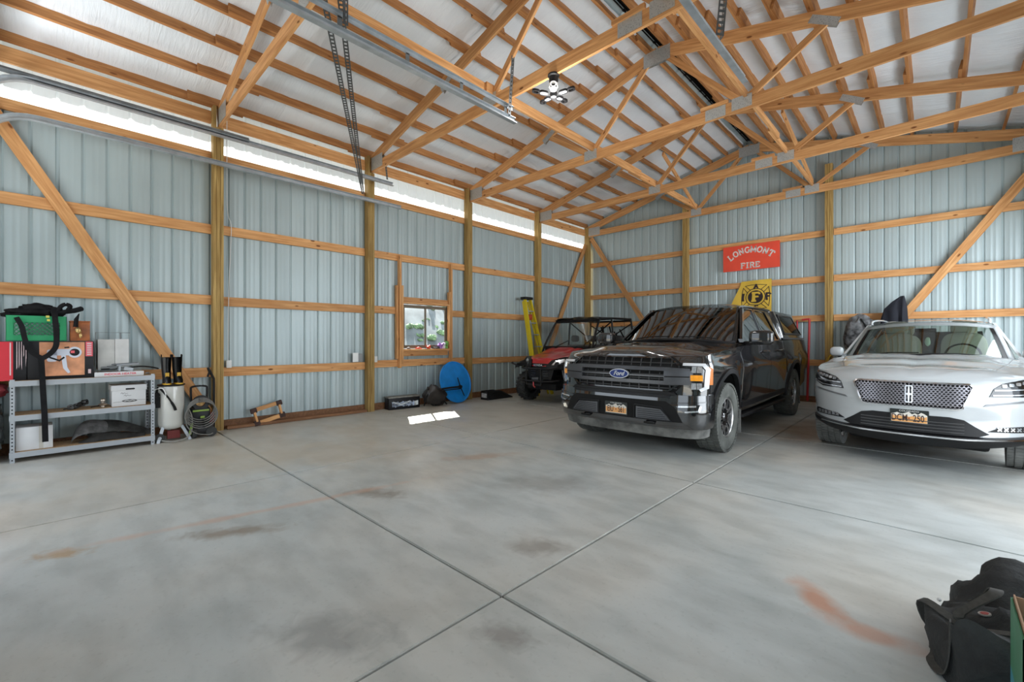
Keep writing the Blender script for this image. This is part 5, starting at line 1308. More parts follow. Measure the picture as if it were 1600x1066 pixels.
# banker box
t = T('file_box', 'white cardboard file box with a lid and a black handle hole, on the middle shelf', 'box', .865, .06, .522)
box('carton', CARD, t, 0, .325, 0, .30, 0, .20, bev=.002); box('lid', CARD, t, -.008, .335, -.008, .308, .195, .262, bev=.003)
ob('handle_hole', patch(rrect(.125, .215, .203, .222, .009, 3), lambda x, z, d: V((x, -.008-d, z)), .001, .002), BLKC, t, ang=0)
bm = nb(); patch(ell(.165, .062, .075, .018), FZ, .0018, .001, bm=bm); patch(stroke([(.01, .052), (.09, .056)], .003), FZ, .0018, .001, bm=bm); patch(stroke([(.24, .068), (.32, .064)], .003), FZ, .0018, .001, bm=bm)
ob('print', bm, pbr('grey_print', (.12, .12, .12), .6), t, ang=0)
ob('print_scroll', patch(stroke([(.115, .060), (.14, .07), (.165, .058), (.19, .07), (.215, .062)], .006), FZ, .003, .001), CARD, t, ang=0)
bm = nb()
for a, z in ((.08, .155), (.11, .125)): patch(stroke([(a, z), (a+.012, z+.015), (a+.022, z-.004), (a+.035, z+.012), (a+.05, z), (a+.07, z+.004)], .0035), FZ, .0018, .001, bm=bm)
ob('handwriting', bm, pbr('grey_print', (.12, .12, .12), .6), t, ang=0)
# drawbar with rings, trailer hitch ball
t = T('pulley_block', 'dark greasy linked fittings lying on the middle shelf', 'fitting', .45, .14, .522)
bm = nb()
for k, (x, y, z) in enumerate(((.04, 0, .025), (.085, .01, .035), (.13, 0, .055), (.165, .02, .075))): lathe(bm, [(.012, -.018), (.030, -.022), (.032, .022), (.012, .018)], 16, M.Translation((x, y, z)) @ M.Rotation(R(70), 4, 'X') @ M.Rotation(R(20*k), 4, 'Y'), closed=True)
tube(bm, [(-.02, 0, .01), (.04, 0, .02)], .008, 8); ob('links', bm, pbr('greasy_steel', (.06, .06, .06), .35, .7, .3, 20), t)
t = T('hitch_ball', 'shiny steel bell-shaped fitting on the middle shelf beside the file box', 'fitting', .785, .14, .522)
ob('ball', lathe(nb(), [(0, 0), (.022, 0), (.022, .02), (.042, .028), (.045, .04), (.020, .052), (.018, .062), (.028, .075), (.026, .095), (.012, .108), (0, .11)], 20), pbr('worn_brass', (.42, .36, .30), .3, .8, .3, 20), t)
tube(bm := nb(), [(-.11, 0, .008), (-.03, .0, .02)], .006, 6); ob('pin', bm, BLACKM, t)
# lower shelf
t = T('white_carton', 'plain white carton on the left of the bottom shelf', 'box', .045, .05, .117)
box('carton', CARD, t, 0, .285, 0, .30, 0, .255, bev=.002); box('tape', pbr('beige_tape', (.50, .48, .43), .6), t, .175, .21, -.001, .301, -.0, .256)
GREYP = pbr('dusty_fender_plastic', (.10, .10, .095), .5, 0, .4, 10); GREYD = pbr('worn_dark_plastic', (.045, .043, .040), .55, 0, .4, 10)
def shellpiece(pts, wd, mat_, name, lab, s, d, z, tw_=0., col=None):
    t = T(name, lab, 'vehicle part', s, d, z, 0, 'plastic fenders on the bottom shelf'); bm = nb(); P = smooth_pts(pts, 6); g_ = []
    for i, p in enumerate(P):
        u = i/(len(P)-1); w = wd*(.35+.65*math.sin(math.pi*clamp(u*.9+.08))); row = []
        for k in range(7):
            v = -1+k/3; row.append(bm.verts.new(p+V((tw_*v*w, v*w*.75, v*w*.55-.03*v*v))))
        g_.append(row)
    for a in range(len(g_)-1):
        for b in range(6): bm.faces.new((g_[a][b], g_[a+1][b], g_[a+1][b+1], g_[a][b+1]))
    bmesh.ops.solidify(bm, geom=bm.faces[:], thickness=.006); ob('shell', bm, mat_, t, ang=50); return t
shellpiece([(0, 0, .0), (.03, 0, .12), (.12, 0, .19), (.30, 0, .175), (.42, 0, .10)], .13, pbr('scuffed_grey', (.22, .22, .22), .5, 0, .35, 14), 'plastic_fender', 'scuffed grey plastic fender at the left of the bottom shelf fenders', .50, .20, .125, .2)
shellpiece([(0, 0, .02), (.03, 0, .12), (.12, 0, .17), (.30, 0, .15), (.48, 0, .08), (.60, 0, .02)], .12, GREYP, 'plastic_fender', 'curved dark plastic fender on top of the others on the bottom shelf', .66, .22, .135, -.2)
shellpiece([(0, 0, .0), (.12, 0, .05), (.26, 0, .075), (.42, 0, .05), (.62, 0, .03)], .07, GREYD, 'plastic_fender', 'low brownish plastic fender at the front of the bottom shelf', .56, .09, .125, .3)
# wrapped tyres / black bag left of the shelf, mostly out of frame
t = thing('plastic_sack', 'dark sheer plastic sack on the floor at the left edge, beside the shelf unit', 'bag', sw(-.27, .20, 0), SRZ)
ob('sack', blob(nb(), (0, 0, .36), (.22, .20, .36), 24, 16, .3, 4, 2, .8), pbr('sheer_plastic', (.05, .055, .055), .25, 0, .5, 10, .8, 9), t, ang=60)
ob('red_bundle', blob(nb(), (.05, .02, .80), (.20, .18, .08), 18, 10, .3, 3, 4, .7), pbr('dark_red_cloth', (.16, .01, .015), .7), t, ang=60)
# ---------------------------------------------------------------- compressor
t = T('air_compressor', 'white upright air compressor tank between the shelf unit and the pressure washer', 'compressor', 1.485, .13, 0)
ENA = pbr('white_enamel', (.62, .62, .58), .25, 0, .05, 4, coat=.6)
ob('tank', lathe(nb(), [(0, .15), (.07, .155), (.125, .18), (.142, .23), (.142, .70), (.135, .735), (.0, .745)], 32), ENA, t, ang=50)
ob('top_plate', lathe(nb(), [(0, .742), (.15, .742), (.152, .752), (.148, .76), (0, .76)], 28), BLACK, t)
bm = nb(); 
for a, b in (((-.10, -.08, .20), (-.16, -.13, .0)), ((.10, -.08, .20), (.19, -.12, .0)), ((0, .12, .2), (0, .16, .0))): strip(bm, [a, b], .035, .006, V((0, 1, 0)))
ob('leg', bm, STEELG, t, ang=0)
lathe(bm := nb(), [(0, -.02), (.055, -.02), (.06, 0), (.055, .02), (0, .02)], 20, M.Translation((-.14, -.10, .062)) @ M.Rotation(R(90), 4, 'X')); ob('wheel', bm, RUBBER, t)
lathe(bm := nb(), [(0, -.026), (.02, -.026), (.02, .026), (0, .026)], 12, M.Translation((-.14, -.10, .062)) @ M.Rotation(R(90), 4, 'X')); ob('wheel_hub', bm, STEELG, t)
tube(bm := nb(), smooth_pts([(-.10, -.05, .68), (-.13, -.10, .71), (-.10, -.15, .66), (-.05, -.16, .58), (.0, -.165, .48), (.02, -.165, .42)], 5), [.012]*10+[.011]*8+[.016]*8, 10); ob('air_gun_hose', bm, BLACKM, t)
bx(bm := nb(), -.19, -.13, -.08, .02, .46, .60); cyl(bm, (-.16, -.08, .63), (-.16, -.03, .63), .03); tube(bm, [(-.16, 0, .63), (-.14, 0, .73)], .012, 8); ob('regulator', bm, BLACKM, t, ang=30)
tube(bm := nb(), smooth_pts([(-.18, -.05, .70), (-.12, -.17, .72), (-.09, -.20, .64), (-.10, -.18, .58)], 5), .006, 8); ob('air_line', bm, WHITE, t)
tube(bm := nb(), smooth_pts([(-.12, -.12, .03), (.0, -.22, .015), (.13, -.20, .04), (.20, -.14, .12), (.21, -.10, .30), (.17, -.08, .42)], 6), .009, 8); ob('hose', bm, pbr('grey_hose', (.28, .27, .24), .6), t)
bx(bm := nb(), -.04, .10, .0, .05, .02, .13); ob('drain_block', bm, pbr('dull_red', (.20, .02, .015), .5), t, ang=0)
# ---------------------------------------------------------------- rubber boots on the compressor
BY = pbr('boot_yellow', (.62, .36, .03), .5, 0, .1, 6)
bt = T('rubber_boot', 'left black fire boot with yellow trim standing on the air compressor', 'boot', 1.425, .08, .762, 0, 'fire boots on the compressor')
def ring(bm, secs, seg=14):
    g_ = []
    for (cx, cy, z, rx, ry) in secs: g_.append([bm.verts.new((cx+rx*math.cos(2*math.pi*k/seg), cy+ry*math.sin(2*math.pi*k/seg), z)) for k in range(seg)])
    for a in range(len(g_)-1):
        for k in range(seg): bm.faces.new((g_[a][k], g_[a][(k+1) % seg], g_[a+1][(k+1) % seg], g_[a+1][k]))
    bm.faces.new(g_[0][::-1]); return g_
bm = nb(); g_ = ring(bm, [(0, -.02, .012, .045, .10), (0, -.02, .05, .046, .10), (0, .0, .09, .046, .07), (0, .02, .13, .047, .055), (0, .025, .22, .052, .060), (0, .025, .34, .058, .068), (0, .025, .36, .058, .068)])
bmesh.ops.solidify(bm, geom=bm.faces[:], thickness=.005); ob('shaft', bm, pbr('boot_black', (.015, .015, .016), .3), bt, ang=60)
bm = nb(); ring(bm, [(0, -.02, 0, .048, .105), (0, -.02, .018, .050, .107)]); bm.faces.new([v for v in bm.verts if v.co.z > .01][:14]); ob('sole', bm, BY, bt, ang=40)
bm = nb(); bx(bm, -.022, .022, -.052, -.040, .06, .155, None, .004); bx(bm, -.03, .03, -.10, -.05, .02, .035, None, .004); ob('shin_patch', bm, BY, bt)
for s in (-1, 1): tube(bm := nb(), smooth_pts([(s*.050, .025, .33), (s*.052, .01, .385), (s*.050, .04, .39), (s*.048, .035, .34)], 4), .006, 6); ob('pull_loop', bm, BLACKM, bt)
copy_tree(bt, None, 'right black fire boot with yellow trim standing on the air compressor', location=sw(1.55*.965, .08, .762), rotation_euler=(0, 0, SRZ+.12))
# ---------------------------------------------------------------- pressure washer
t = T('pressure_washer', 'black and green pressure washer with a grey hose coiled over it, beside the first post', 'pressure washer', 1.80, .12, 0)
BG = pbr('lime_plastic', (.22, .34, .05), .45)
box('base', BLACK, t, -.14, .17, -.10, .12, .03, .18, bev=.03); box('motor_housing', BLACK, t, -.10, .13, -.08, .10, .18, .42, bev=.04)
for s in (-1, 1): lathe(bm := nb(), [(0, -.025), (.065, -.025), (.07, 0), (.065, .025), (0, .025)], 20, M.Translation((.10*s+.03, -.09, .07)) @ M.Rotation(R(90), 4, 'X' if s > 0 else 'Y')); ob('wheel', bm, RUBBER, t)
bm = nb(); tube(bm, smooth_pts([(-.07, .04, .42), (-.08, .04, .64), (-.06, .04, .70), (.09, .04, .70), (.11, .04, .64), (.10, .04, .42)], 4), .014, 8); ob('handle', bm, BLACK, t)
bm = nb()
for k in range(5): tube(bm, [(.01+(.155+.008*k)*math.cos(a)*(1+.02*math.sin(3*a+k)), -.10-.012*k, .40-.02*k+(.15+.008*k)*math.sin(a)) for a in [2*math.pi*i/28 for i in range(28)]], .0075, 6, True)
tube(bm, smooth_pts([(-.14, -.12, .40), (-.16, -.13, .20), (-.06, -.16, .08), (.08, -.16, .04), (.14, -.14, .05)], 5), .0075, 6); ob('hose_coil', bm, pbr('dark_hose', (.17, .165, .15), .6), t)
lathe(bm := nb(), [(.05, -.02), (.10, -.02), (.105, 0), (.10, .02), (.05, .02)], 24, M.Translation((.015, -.06, .48)) @ M.Rotation(R(90), 4, 'X'), closed=True); ob('reel', bm, BLACK, t)
lathe(bm := nb(), [(0, -.02), (.05, -.02), (.05, .02), (0, .02)], 20, M.Translation((.0, -.075, .49)) @ M.Rotation(R(90), 4, 'X')); ob('hub', bm, pbr('brass_dark', (.35, .20, .06), .45, .3, .5, 30), t)
bm = nb(); bx(bm, -.09, .10, -.12, -.11, .365, .39, None, .004); bx(bm, .0, .05, -.115, -.10, .27, .30, None, .004); bx(bm, -.14, -.11, -.13, -.11, .05, .20, M.Rotation(.12, 4, 'Y'), .004); ob('lime_trim', bm, BG, t)
bm = nb(); tube(bm, [(.19, .02, .05), (.19, .03, .80), (.13, .01, .92), (.11, .0, .96)], [.014, .016, .020, .014], 8); tube(bm, [(.13, .0, .90), (.10, -.04, .84)], .014, 8); ob('spray_lance', bm, BLACK, t)
box('red_jug', pbr('dull_red', (.20, .02, .015), .5), t, .12, .19, .0, .08, .18, .32, bev=.01)
# ---------------------------------------------------------------- first bay
ODK = pbr('carpet_brown', (.06, .035, .03), .9, 0, .2, 30)
t = thing('furniture_dolly', 'small wooden furniture dolly with dark carpet corners leaning on the left wall', 'dolly', (.11, 2.36, .055), 0, rot=(0, R(-14), R(90)))
def dolly_beam(a, b, w=.06, h=.03): return beam('rail', a, b, h, w, WOOD, t)
for z in (.03, .245): dolly_beam((-.21, 0, z), (.21, 0, z))
for x in (-.185, .185): dolly_beam((x, .0, .06), (x, .0, .215), .055)
for x in (-.19, .19):
    for z in (.035, .24): box('carpet_pad', ODK, t, x-.045, x+.045, -.025, .02, z-.04, z+.04, bev=.01)
t = thing('wall_outlet', 'white electrical box on the girt right of the first post', 'outlet', (.005, 1.80, .93), 0, group='outlets')
box('cover', WHITE, t, 0, .04, -.035, .035, 0, .115, bev=.004)
tube(bm := nb(), smooth_pts([(.03, -.01, .115), (.03, .0, 1.2), (.02, .03, 1.9), (.03, .03, 2.2), (.04, -.02, 2.4), (.05, -.03, 3.2), (.06, -.03, 4.3)], 5), .005, 6); ob('cable', bm, WHITE, t)
t = thing('wall_outlet', 'white electrical box on the girt right of the second post, left of the window', 'outlet', (.005, 4.24, .93), 0, group='outlets')
box('cover', WHITE, t, 0, .04, -.035, .035, 0, .115, bev=.004)
t = thing('grey_device', 'small grey box with papers tucked on the girt left of the second post', 'device', (.0, 3.80, .952), 0)
box('body', pbr('device_grey', (.25, .26, .27), .5), t, -.02, .05, .0, .17, 0, .15, bev=.01); box('paper', WHITE, t, .052, .056, -.03, .08, .0, .17, rot=None)
# ---------------------------------------------------------------- by the window
t = thing('tool_bin', 'low black carton with blue and white pictures on the floor below the window', 'box', (.13, 4.40, 0), R(82))
box('carton', BLKC, t, 0, .66, -.24, 0, 0, .235, bev=.004)
t.location = (.22, 4.42, 0)
t.rotation_euler = (0, 0, R(84))
for c in list(t.children): bpy.data.objects.remove(c)
box('carton', BLKC, t, 0, .66, 0, .20, 0, .225, bev=.004); box('lid_flap', pbr('worn_lid', (.20, .20, .18), .6, 0, .4, 10), t, -.01, .67, -.01, .21, .225, .25, bev=.004)
bm = nb(); random.seed(9)
for k in range(9):
    x = .07+k*.055; patch([(x, .04+random.random()*.03), (x+.09, .05+random.random()*.04), (x+.07, .12+random.random()*.04), (x-.01, .13+random.random()*.03)], FZ, .002+.0004*k, .001, bm=bm)
ob('picture', bm, pbr('picture_blue', (.30, .36, .46), .5, 0, .8, 16), t, ang=0)
bm = nb(); patch(stroke([(.08, .15), (.25, .09), (.45, .15)], .025), FZ, .008, .001, bm=bm); patch([(.53, .05), (.62, .06), (.62, .15), (.54, .14)], FZ, .008, .001, bm=bm); ob('picture_white', bm, pbr('picture_pale', (.62, .66, .66), .5, 0, .4, 14), t, ang=0)
# trolling seat: folded black chair frame
t = thing('folded_seat', 'folded black seat with a tubular frame on the floor beside the blue disc', 'seat', (.36, 5.30, 0), R(90))
bm = nb(); blob(bm, (-.02, .02, .22), (.24, .10, .19), 20, 12, .25, 3, 7, .6); ob('cushion', bm, pbr('black_vinyl', (.035, .03, .028), .35, 0, .3, 8), t, rot=(R(10), R(28), 0), ang=60)
bm = nb(); tube(bm, [(-.12, -.06, .36), (.02, -.07, .38), (.10, -.08, .25), (.25, -.09, .10), (.33, -.10, .02)], .013, 8); tube(bm, [(-.20, -.04, .03), (-.15, -.06, .22), (-.02, -.07, .38)], .013, 8); tube(bm, [(.05, -.09, .30), (.20, -.09, .05), (.02, -.10, .03)], .012, 8); ob('frame', bm, BLACKM, t)
# blue disc and stand
BLUE = pbr('blue_plastic', (.01, .27, .78), .35, 0, .12, 5)
t = thing('blue_disc', 'large round blue plastic disc leaning on the left wall below the window', 'disc', (.33, 5.97, .455), 0, rot=(0, R(76), R(6)))
ob('disc', lathe(nb(), [(0, -.008), (.42, -.008), (.452, -.014), (.455, .0), (.45, .018), (.43, .018), (.42, .004), (.2, .0), (0, .002)], 48), BLUE, t, ang=30)
t = thing('stand_base', 'black pole with a four-armed foot lying across the blue disc', 'stand', (.44, 5.98, .36), 0)
cyl(bm := nb(), (0, 0, 0), (.06, -.0, .0), .035, seg=16); ob('hub', bm, BLACKM, t)
for a in (25, 205, 118, 298):
    tube(bm := nb(), [(.03, 0, 0), (.05, .22*math.cos(R(a+90)), .22*math.sin(R(a+90)))], [.014, .010], 8)
    if a in (25, 205): ob('foot_arm', bm, BLACKM, t)
    else: bm.free()
tube(bm := nb(), [(.04, 0, 0), (.10, -.28, .01), (.12, -.55, .00)], .020, 10); tube(bm, [(.05, -.02, -.04), (.12, -.50, -.035)], .010, 8); ob('pole', bm, BLACKM, t)
# ramps
t = thing('car_ramp', 'black plastic car ramp on the floor right of the third post', 'ramp', (.30, 6.72, 0), 0)
def ramp_bm():
    bm = nb(); prof = [(0, 0), (.80, 0), (.80, .02), (.42, .19), (.36, .20), (.02, .20), (0, .18)]
    for x0, x1 in ((0, .03), (.21, .24)):
        A = [bm.verts.new((x0, p[0], p[1])) for p in prof]; Bv = [bm.verts.new((x1, p[0], p[1])) for p in prof]
        bm.faces.new(A); bm.faces.new(Bv[::-1])
        for i in range(len(prof)): bm.faces.new((A[i], A[(i+1) % 7], Bv[(i+1) % 7], Bv[i]))
    bx(bm, .03, .21, .0, .03, 0, .18); bx(bm, .03, .21, .02, .36, .16, .175)
    m = M.Translation((.12, .41, .175)) @ M.Rotation(R(-24), 4, 'X')
    for k in range(6): bx(bm, -.09, .09, .01+k*.068, .05+k*.068, -.012, 0, m)
    return bm
ob('ramp_body', ramp_bm(), BLACK, t, ang=0)
ob('arch_rib', (lambda bm: (tube(bm, smooth_pts([(.25, .06, .02), (.25, .10, .12), (.25, .25, .155), (.25, .45, .13), (.25, .62, .05)], 5), .012, 6), bm)[1])(nb()), BLACKM, t)
ob('label', patch([(.03, .05), (.20, .05), (.20, .15), (.03, .15)], lambda x, z, d: V((x, -d, z)), .002, .001), pbr('ramp_label', (.45, .45, .45), .6, 0, .4, 30), t, ang=0)
# ladder
YEL = pbr('yellow_fibreglass', (.78, .60, .01), .45)
t = thing('step_ladder', 'yellow fibreglass step ladder folded upright against the left wall', 'ladder', (.10, 8.38, 0), 0)
for y0, y1 in ((-.27, -.10), (.27, .10)):
    tube(bm := nb(), [(.22, y0, 0), (.10, y1, 2.40)], .02, 4); 
    bm.free(); beam('rail', (.74, y0, 0), (.14, y1, 2.42), .028, .085, YEL, t, up=V((1, 0, 0)))
    beam('rear_leg', (.64, y0*.9, 0), (.07, y1*.9, 2.36), .022, .05, YEL, t, up=V((1, 0, 0)))
for k in range(7):
    z = .30+k*.30; f = z/2.4; yy = lerp(.25, .10, f); x = lerp(.74, .14, f)
    box('step', GALV, t, x-.045, x+.04, -yy, yy, z-.012, z+.012)
box('top_cap', BLACK, t, .03, .21, -.15, .15, 2.40, 2.47, bev=.01)
box('tool_tray', pbr('dull_red2', (.45, .06, .02), .5), t, .20, .27, -.08, .05, 1.88, 2.02, bev=.01)
# small things on the window sill
sill = 1.1765
def sm(name, lab, cat, y, bmf, mat_, x=.03, **k):
    o = ob(name, bmf(nb()), mat_, None, loc=(x, y, sill), **k); return tag(o, lab, cat)
sm('grey_pebble', 'small dark lump at the left end of the window sill', 'stone', 4.98, lambda b: blob(b, (0, 0, .018), (.03, .04, .018), 12, 8, .3, 5, 1), pbr('pebble', (.10, .10, .11), .7))
sm('small_red_toy', 'low red toy on the window sill left of the middle bar', 'toy', 5.22, lambda b: blob(bx(b, -.02, .02, -.07, .07, 0, .018), (0, .0, .025), (.02, .04, .014), 10, 6, 0), pbr('toy_red', (.70, .07, .03), .4))
sm('red_toy', 'rounded red toy on the window sill at the middle bar', 'toy', 5.47, lambda b: blob(blob(b, (0, 0, .03), (.03, .05, .032), 14, 8, .2, 4, 2), (0, .03, .06), (.02, .022, .022), 10, 8), pbr('toy_red', (.70, .07, .03), .4))
sm('dark_tray', 'flat dark tray on the window sill', 'tray', 5.66, lambda b: bx(bx(b, -.03, .03, -.08, .08, 0, .02), -.025, .025, -.075, .075, .02, .03), pbr('tray_grey', (.08, .08, .09), .5))
def flower(b, n, r, h, sd):
    random.seed(sd); lathe(b, [(0, 0), (.028, 0), (.035, .05), (.03, .05), (0, .045)], 14)
    for k in range(n):
        a = random.uniform(0, 6.28); q = random.uniform(.2, 1)*r; blob(b, (q*math.cos(a)*.6, q*math.sin(a), .06+random.uniform(0, h)), (.02, .024, .02), 8, 6, .4, 8, k)
    return b
sm('purple_flower', 'potted purple flower on the window sill', 'plant', 5.79, lambda b: flower(b, 12, .07, .06, 1), pbr('petal', (.45, .22, .60), .6))
sm('white_flower', 'pale flower on the window sill between the purple and the green plant', 'plant', 5.875, lambda b: flower(b, 9, .045, .07, 2), pbr('petal_pale', (.75, .74, .78), .6))
sm('green_plant', 'small green potted plant at the right end of the window sill', 'plant', 5.95, lambda b: flower(b, 12, .035, .09, 3), pbr('leaf_green', (.20, .48, .12), .6))
# ---------------------------------------------------------------- back wall
t = thing('fire_sign', 'red board with white lettering hanging on the back wall', 'sign', (4.635, 11.41, 3.335), 0)
box('board', pbr('sign_red', (.85, .075, .035), .45, 0, .06, 3), t, -.61, .61, -.012, .012, -.30, .30)
GL = {'L': [[(.15, 0), (.15, 1)], [(0, 1), (.35, 1)], [(0, 0), (.7, 0)], [(.7, 0), (.7, .25)]],
      'N': [[(.12, 0), (.12, 1)], [(.12, 1), (.72, 0)], [(.72, 0), (.72, 1)], [(0, 0), (.28, 0)], [(-.02, 1), (.15, 1)], [(.58, 1), (.86, 1)]],
      'M': [[(.12, 0), (.12, 1)], [(.12, 1), (.5, .15)], [(.5, .15), (.88, 1)], [(.88, 0), (.88, 1)], [(0, 0), (.26, 0)], [(.74, 0), (1.0, 0)], [(0, 1), (.15, 1)], [(.85, 1), (1.0, 1)]],
      'T': [[(.4, 0), (.4, 1)], [(0, 1), (.8, 1)], [(0, 1), (0, .75)], [(.8, 1), (.8, .75)], [(.22, 0), (.58, 0)]],
      'F': [[(.15, 0), (.15, 1)], [(0, 1), (.68, 1)], [(.68, 1), (.68, .78)], [(.15, .52), (.5, .52)], [(.5, .62), (.5, .42)], [(0, 0), (.34, 0)]],
      'E': [[(.15, 0), (.15, 1)], [(0, 1), (.68, 1)], [(.68, 1), (.68, .78)], [(.15, .52), (.5, .52)], [(.5, .62), (.5, .42)], [(0, 0), (.70, 0)], [(.70, 0), (.70, .24)]],
      'I': [[(.2, 0), (.2, 1)], [(0, 1), (.4, 1)], [(0, 0), (.4, 0)]],
      'R': [[(.15, 0), (.15, 1)], [(0, 1), (.5, 1), (.66, .88), (.66, .64), (.5, .52), (.15, .52)], [(.42, .52), (.72, 0)], [(0, 0), (.32, 0)], [(.62, 0), (.84, 0)]],
      'A': [[(.1, 0), (.42, 1)], [(.42, 1), (.74, 0)], [(.22, .36), (.62, .36)], [(0, 0), (.22, 0)], [(.62, 0), (.86, 0)]],
      'O': [[(.4+.38*math.cos(R(a)), .5+.5*math.sin(R(a))) for a in range(0, 361, 24)]],
      'G': [[(.4+.38*math.cos(R(a)), .5+.5*math.sin(R(a))) for a in range(40, 341, 24)], [(.76, .36), (.76, .02)], [(.5, .40), (.88, .40)]]}
def slab(bm, ch, cx, cz, h, rot, mp, th=.18, off=.0, sx=1.):
    wd = {'M': 1.0, 'I': .4, 'N': .84}.get(ch, .76); c, s = math.cos(rot), math.sin(rot)
    for pl in GL[ch]:
        for q in stroke([((x-wd/2)*sx, (z-.5)) for x, z in pl], th):
            try: patch([(cx+h*(x*c-z*s), cz+h*(x*s+z*c)) for x, z in q], mp, off, .003, bm=bm)
            except Exception: pass
SM = lambda x, z, d: V((x, -.012-d, z))
bm = nb()
for i, ch in enumerate('LONGMONT'):
    a = lerp(38, -38, i/7); slab(bm, ch, .70*math.sin(-R(a))*1.02, -.52+.70*math.cos(R(a)), .125, R(a)*.9, SM, .215, .004, 1.02)
ob('lettering', bm, pbr('sign_white', (.80, .74, .70), .5), t, ang=0); bm = nb()
for ch, x in (('F', -.16), ('I', -.065), ('R', .035), ('E', .155)): slab(bm, ch, x, -.19, .115, 0, SM, .225, .004, 1.1)
ob('lettering', bm, pbr('sign_white', (.80, .74, .70), .5), t, ang=0)
# flag
t = thing('firefighter_flag', 'yellow flag with a black cross and letters on the back wall below the red sign', 'flag', (4.72, 11.395, 2.36), 0)
def FL(x, z, d): return V((x-(.30-.0)*0+.06*clamp((.42-z)/.84)*(-1 if x < 0 else 0), -.012*math.sin(x*9+z*3)-d, z))
ob('cloth', patch([(-.28, .40), (.36, .42), (.36, -.62), (-.42, -.60), (-.46, -.12), (-.30, .30)], FL, 0, .003, .06), pbr('flag_yellow', (.76, .50, .06), .7, 0, .08, 4), t, ang=50)
CB = pbr('flag_black', (.03, .018, .02), .7)
bm = nb(); cx, cz = .04, .02
for k in range(4):
    a0 = 90-90*k
    pt = lambda r_, a: (cx+r_*math.cos(R(a)), cz+r_*math.sin(R(a)))
    pts = [pt(.20, a0+33), pt(.345, a0+40), pt(.30, a0+20), pt(.285, a0), pt(.30, a0-20), pt(.345, a0-40), pt(.20, a0-33)]
    patch(stroke([p for p in pts], .014), FL, .003, .002, bm=bm)
patch(stroke(ell(cx, cz, .195, .195, 32), .016, True), FL, .004, .002, bm=bm); patch(ell(cx, cz, .150, .150, 32), FL, .004, .002, bm=bm)
slab(bm, 'A', cx, cz+.248, .10, 0, FL, .28, .004, 1.1); slab(bm, 'F', cx+.255, cz, .14, 0, FL, .28, .004); slab(bm, 'I', cx-.255, cz, .14, 0, FL, .32, .004); slab(bm, 'F', cx, cz-.25, .10, 0, FL, .28, .004)
ob('cross', bm, CB, t, ang=0)
bm = nb(); slab(bm, 'F', cx+.01, cz, .19, 0, FL, .22, .008, 1.1); ob('centre_letter', bm, pbr('flag_yellow', (.76, .50, .06), .7, 0, .08, 4), t, ang=0)
# things standing along the back wall, behind the cars
bm = nb(); tube(bm, [(0, 0, .05), (.03, .05, 1.82)], .022, 8); tube(bm, [(-.10, 0, 1.80), (.03, .05, 1.82)], .018, 8)
o = ob('red_rod', bm, pbr('tool_red', (.45, .015, .02), .45), None, loc=(5.80, 11.25, 0)); tag(o, 'red pole leaning on the back wall behind the black truck', 'pole')
bm = nb(); tube(bm, [(0, 0, .05), (0, .05, 1.80)], .018, 8); o = ob('red_rod', bm, pbr('tool_red', (.45, .015, .02), .45), None, loc=(5.60, 11.27, 0)); tag(o, 'shorter red rod left of the red pole behind the black truck', 'pole')
t = thing('yellow_hose', 'coiled yellow hose hanging low on the middle post of the back wall', 'hose', (6.30, 11.27, 1.0), 0)
bm = nb()
for k in range(5): tube(bm, [(.02*k+(.17+.012*k)*math.cos(a), -.02*k, -.12+(.19+.014*k)*math.sin(a)) for a in [2*math.pi*i/26 for i in range(26)]], .014, 8, True)
ob('coil', bm, pbr('hose_yellow', (.60, .35, .03), .5), t)
t = thing('camo_pack', 'grey patterned backpack hanging on the back wall between the truck and the SUV', 'backpack', (6.66, 11.30, 1.50), 0)
CAMO = pbr('camo_cloth', (.16, .165, .17), .8, 0, .75, 9)
ob('bag', blob(nb(), (0, -.05, 0), (.21, .12, .36), 22, 16, .25, 3, 5, .75), CAMO, t, rot=(0, R(14), 0), ang=60); tube(bm := nb(), smooth_pts([(.06, -.16, .28), (.16, -.20, .05), (.10, -.18, -.25)], 5), .014, 6); ob('strap', bm, BLACKM, t)
t = thing('black_jacket', 'black jacket hung over the foot of the diagonal brace behind the white SUV', 'jacket', (7.24, 11.20, 1.86), 0)
bm = nb(); secs = [(0.10, 0, .34, .03, .02), (.05, 0, .24, .10, .05), (0, 0, .10, .17, .07), (-.02, 0, -.10, .20, .08), (-.02, 0, -.35, .21, .08), (0, 0, -.6, .20, .07)]
ring(bm, secs, 20)
for v in bm.verts: v.co += V((0, .03*math.sin(v.co.x*40), 0))
ob('cloth', bm, pbr('navy_cloth', (.012, .014, .022), .85), t, ang=60)
# ---------------------------------------------------------------- ceiling lamp
t = thing('ceiling_lamp', 'five-panel folding LED lamp hanging from the roof truss', 'lamp', (4.50, 4.13, 4.53), 0)
ob('socket', lathe(nb(), [(0, -.05), (.045, -.05), (.055, -.02), (.055, .03), (.07, .04), (.07, .06), (0, .06)], 20, M.Translation((0, 0, -.05))), BLACK, t)
ob('bulb_neck', lathe(nb(), [(0, -.17), (.03, -.17), (.055, -.14), (.055, -.10), (0, -.10)], 20), WHITE, t)
ob('hub', lathe(nb(), [(0, -.26), (.035, -.26), (.045, -.22), (.03, -.17), (0, -.17)], 16), BLACK, t)
lp = light('ceiling_lamp_light', 'POINT', (4.50, 4.13, 4.18), (0, 0, 0), 50, (1, .98, .95)); lp.data.shadow_soft_size = .22
LEDM = pbr('led_panel', (.72, .74, .76), .4, emit=(1, .98, .95), es=.3)
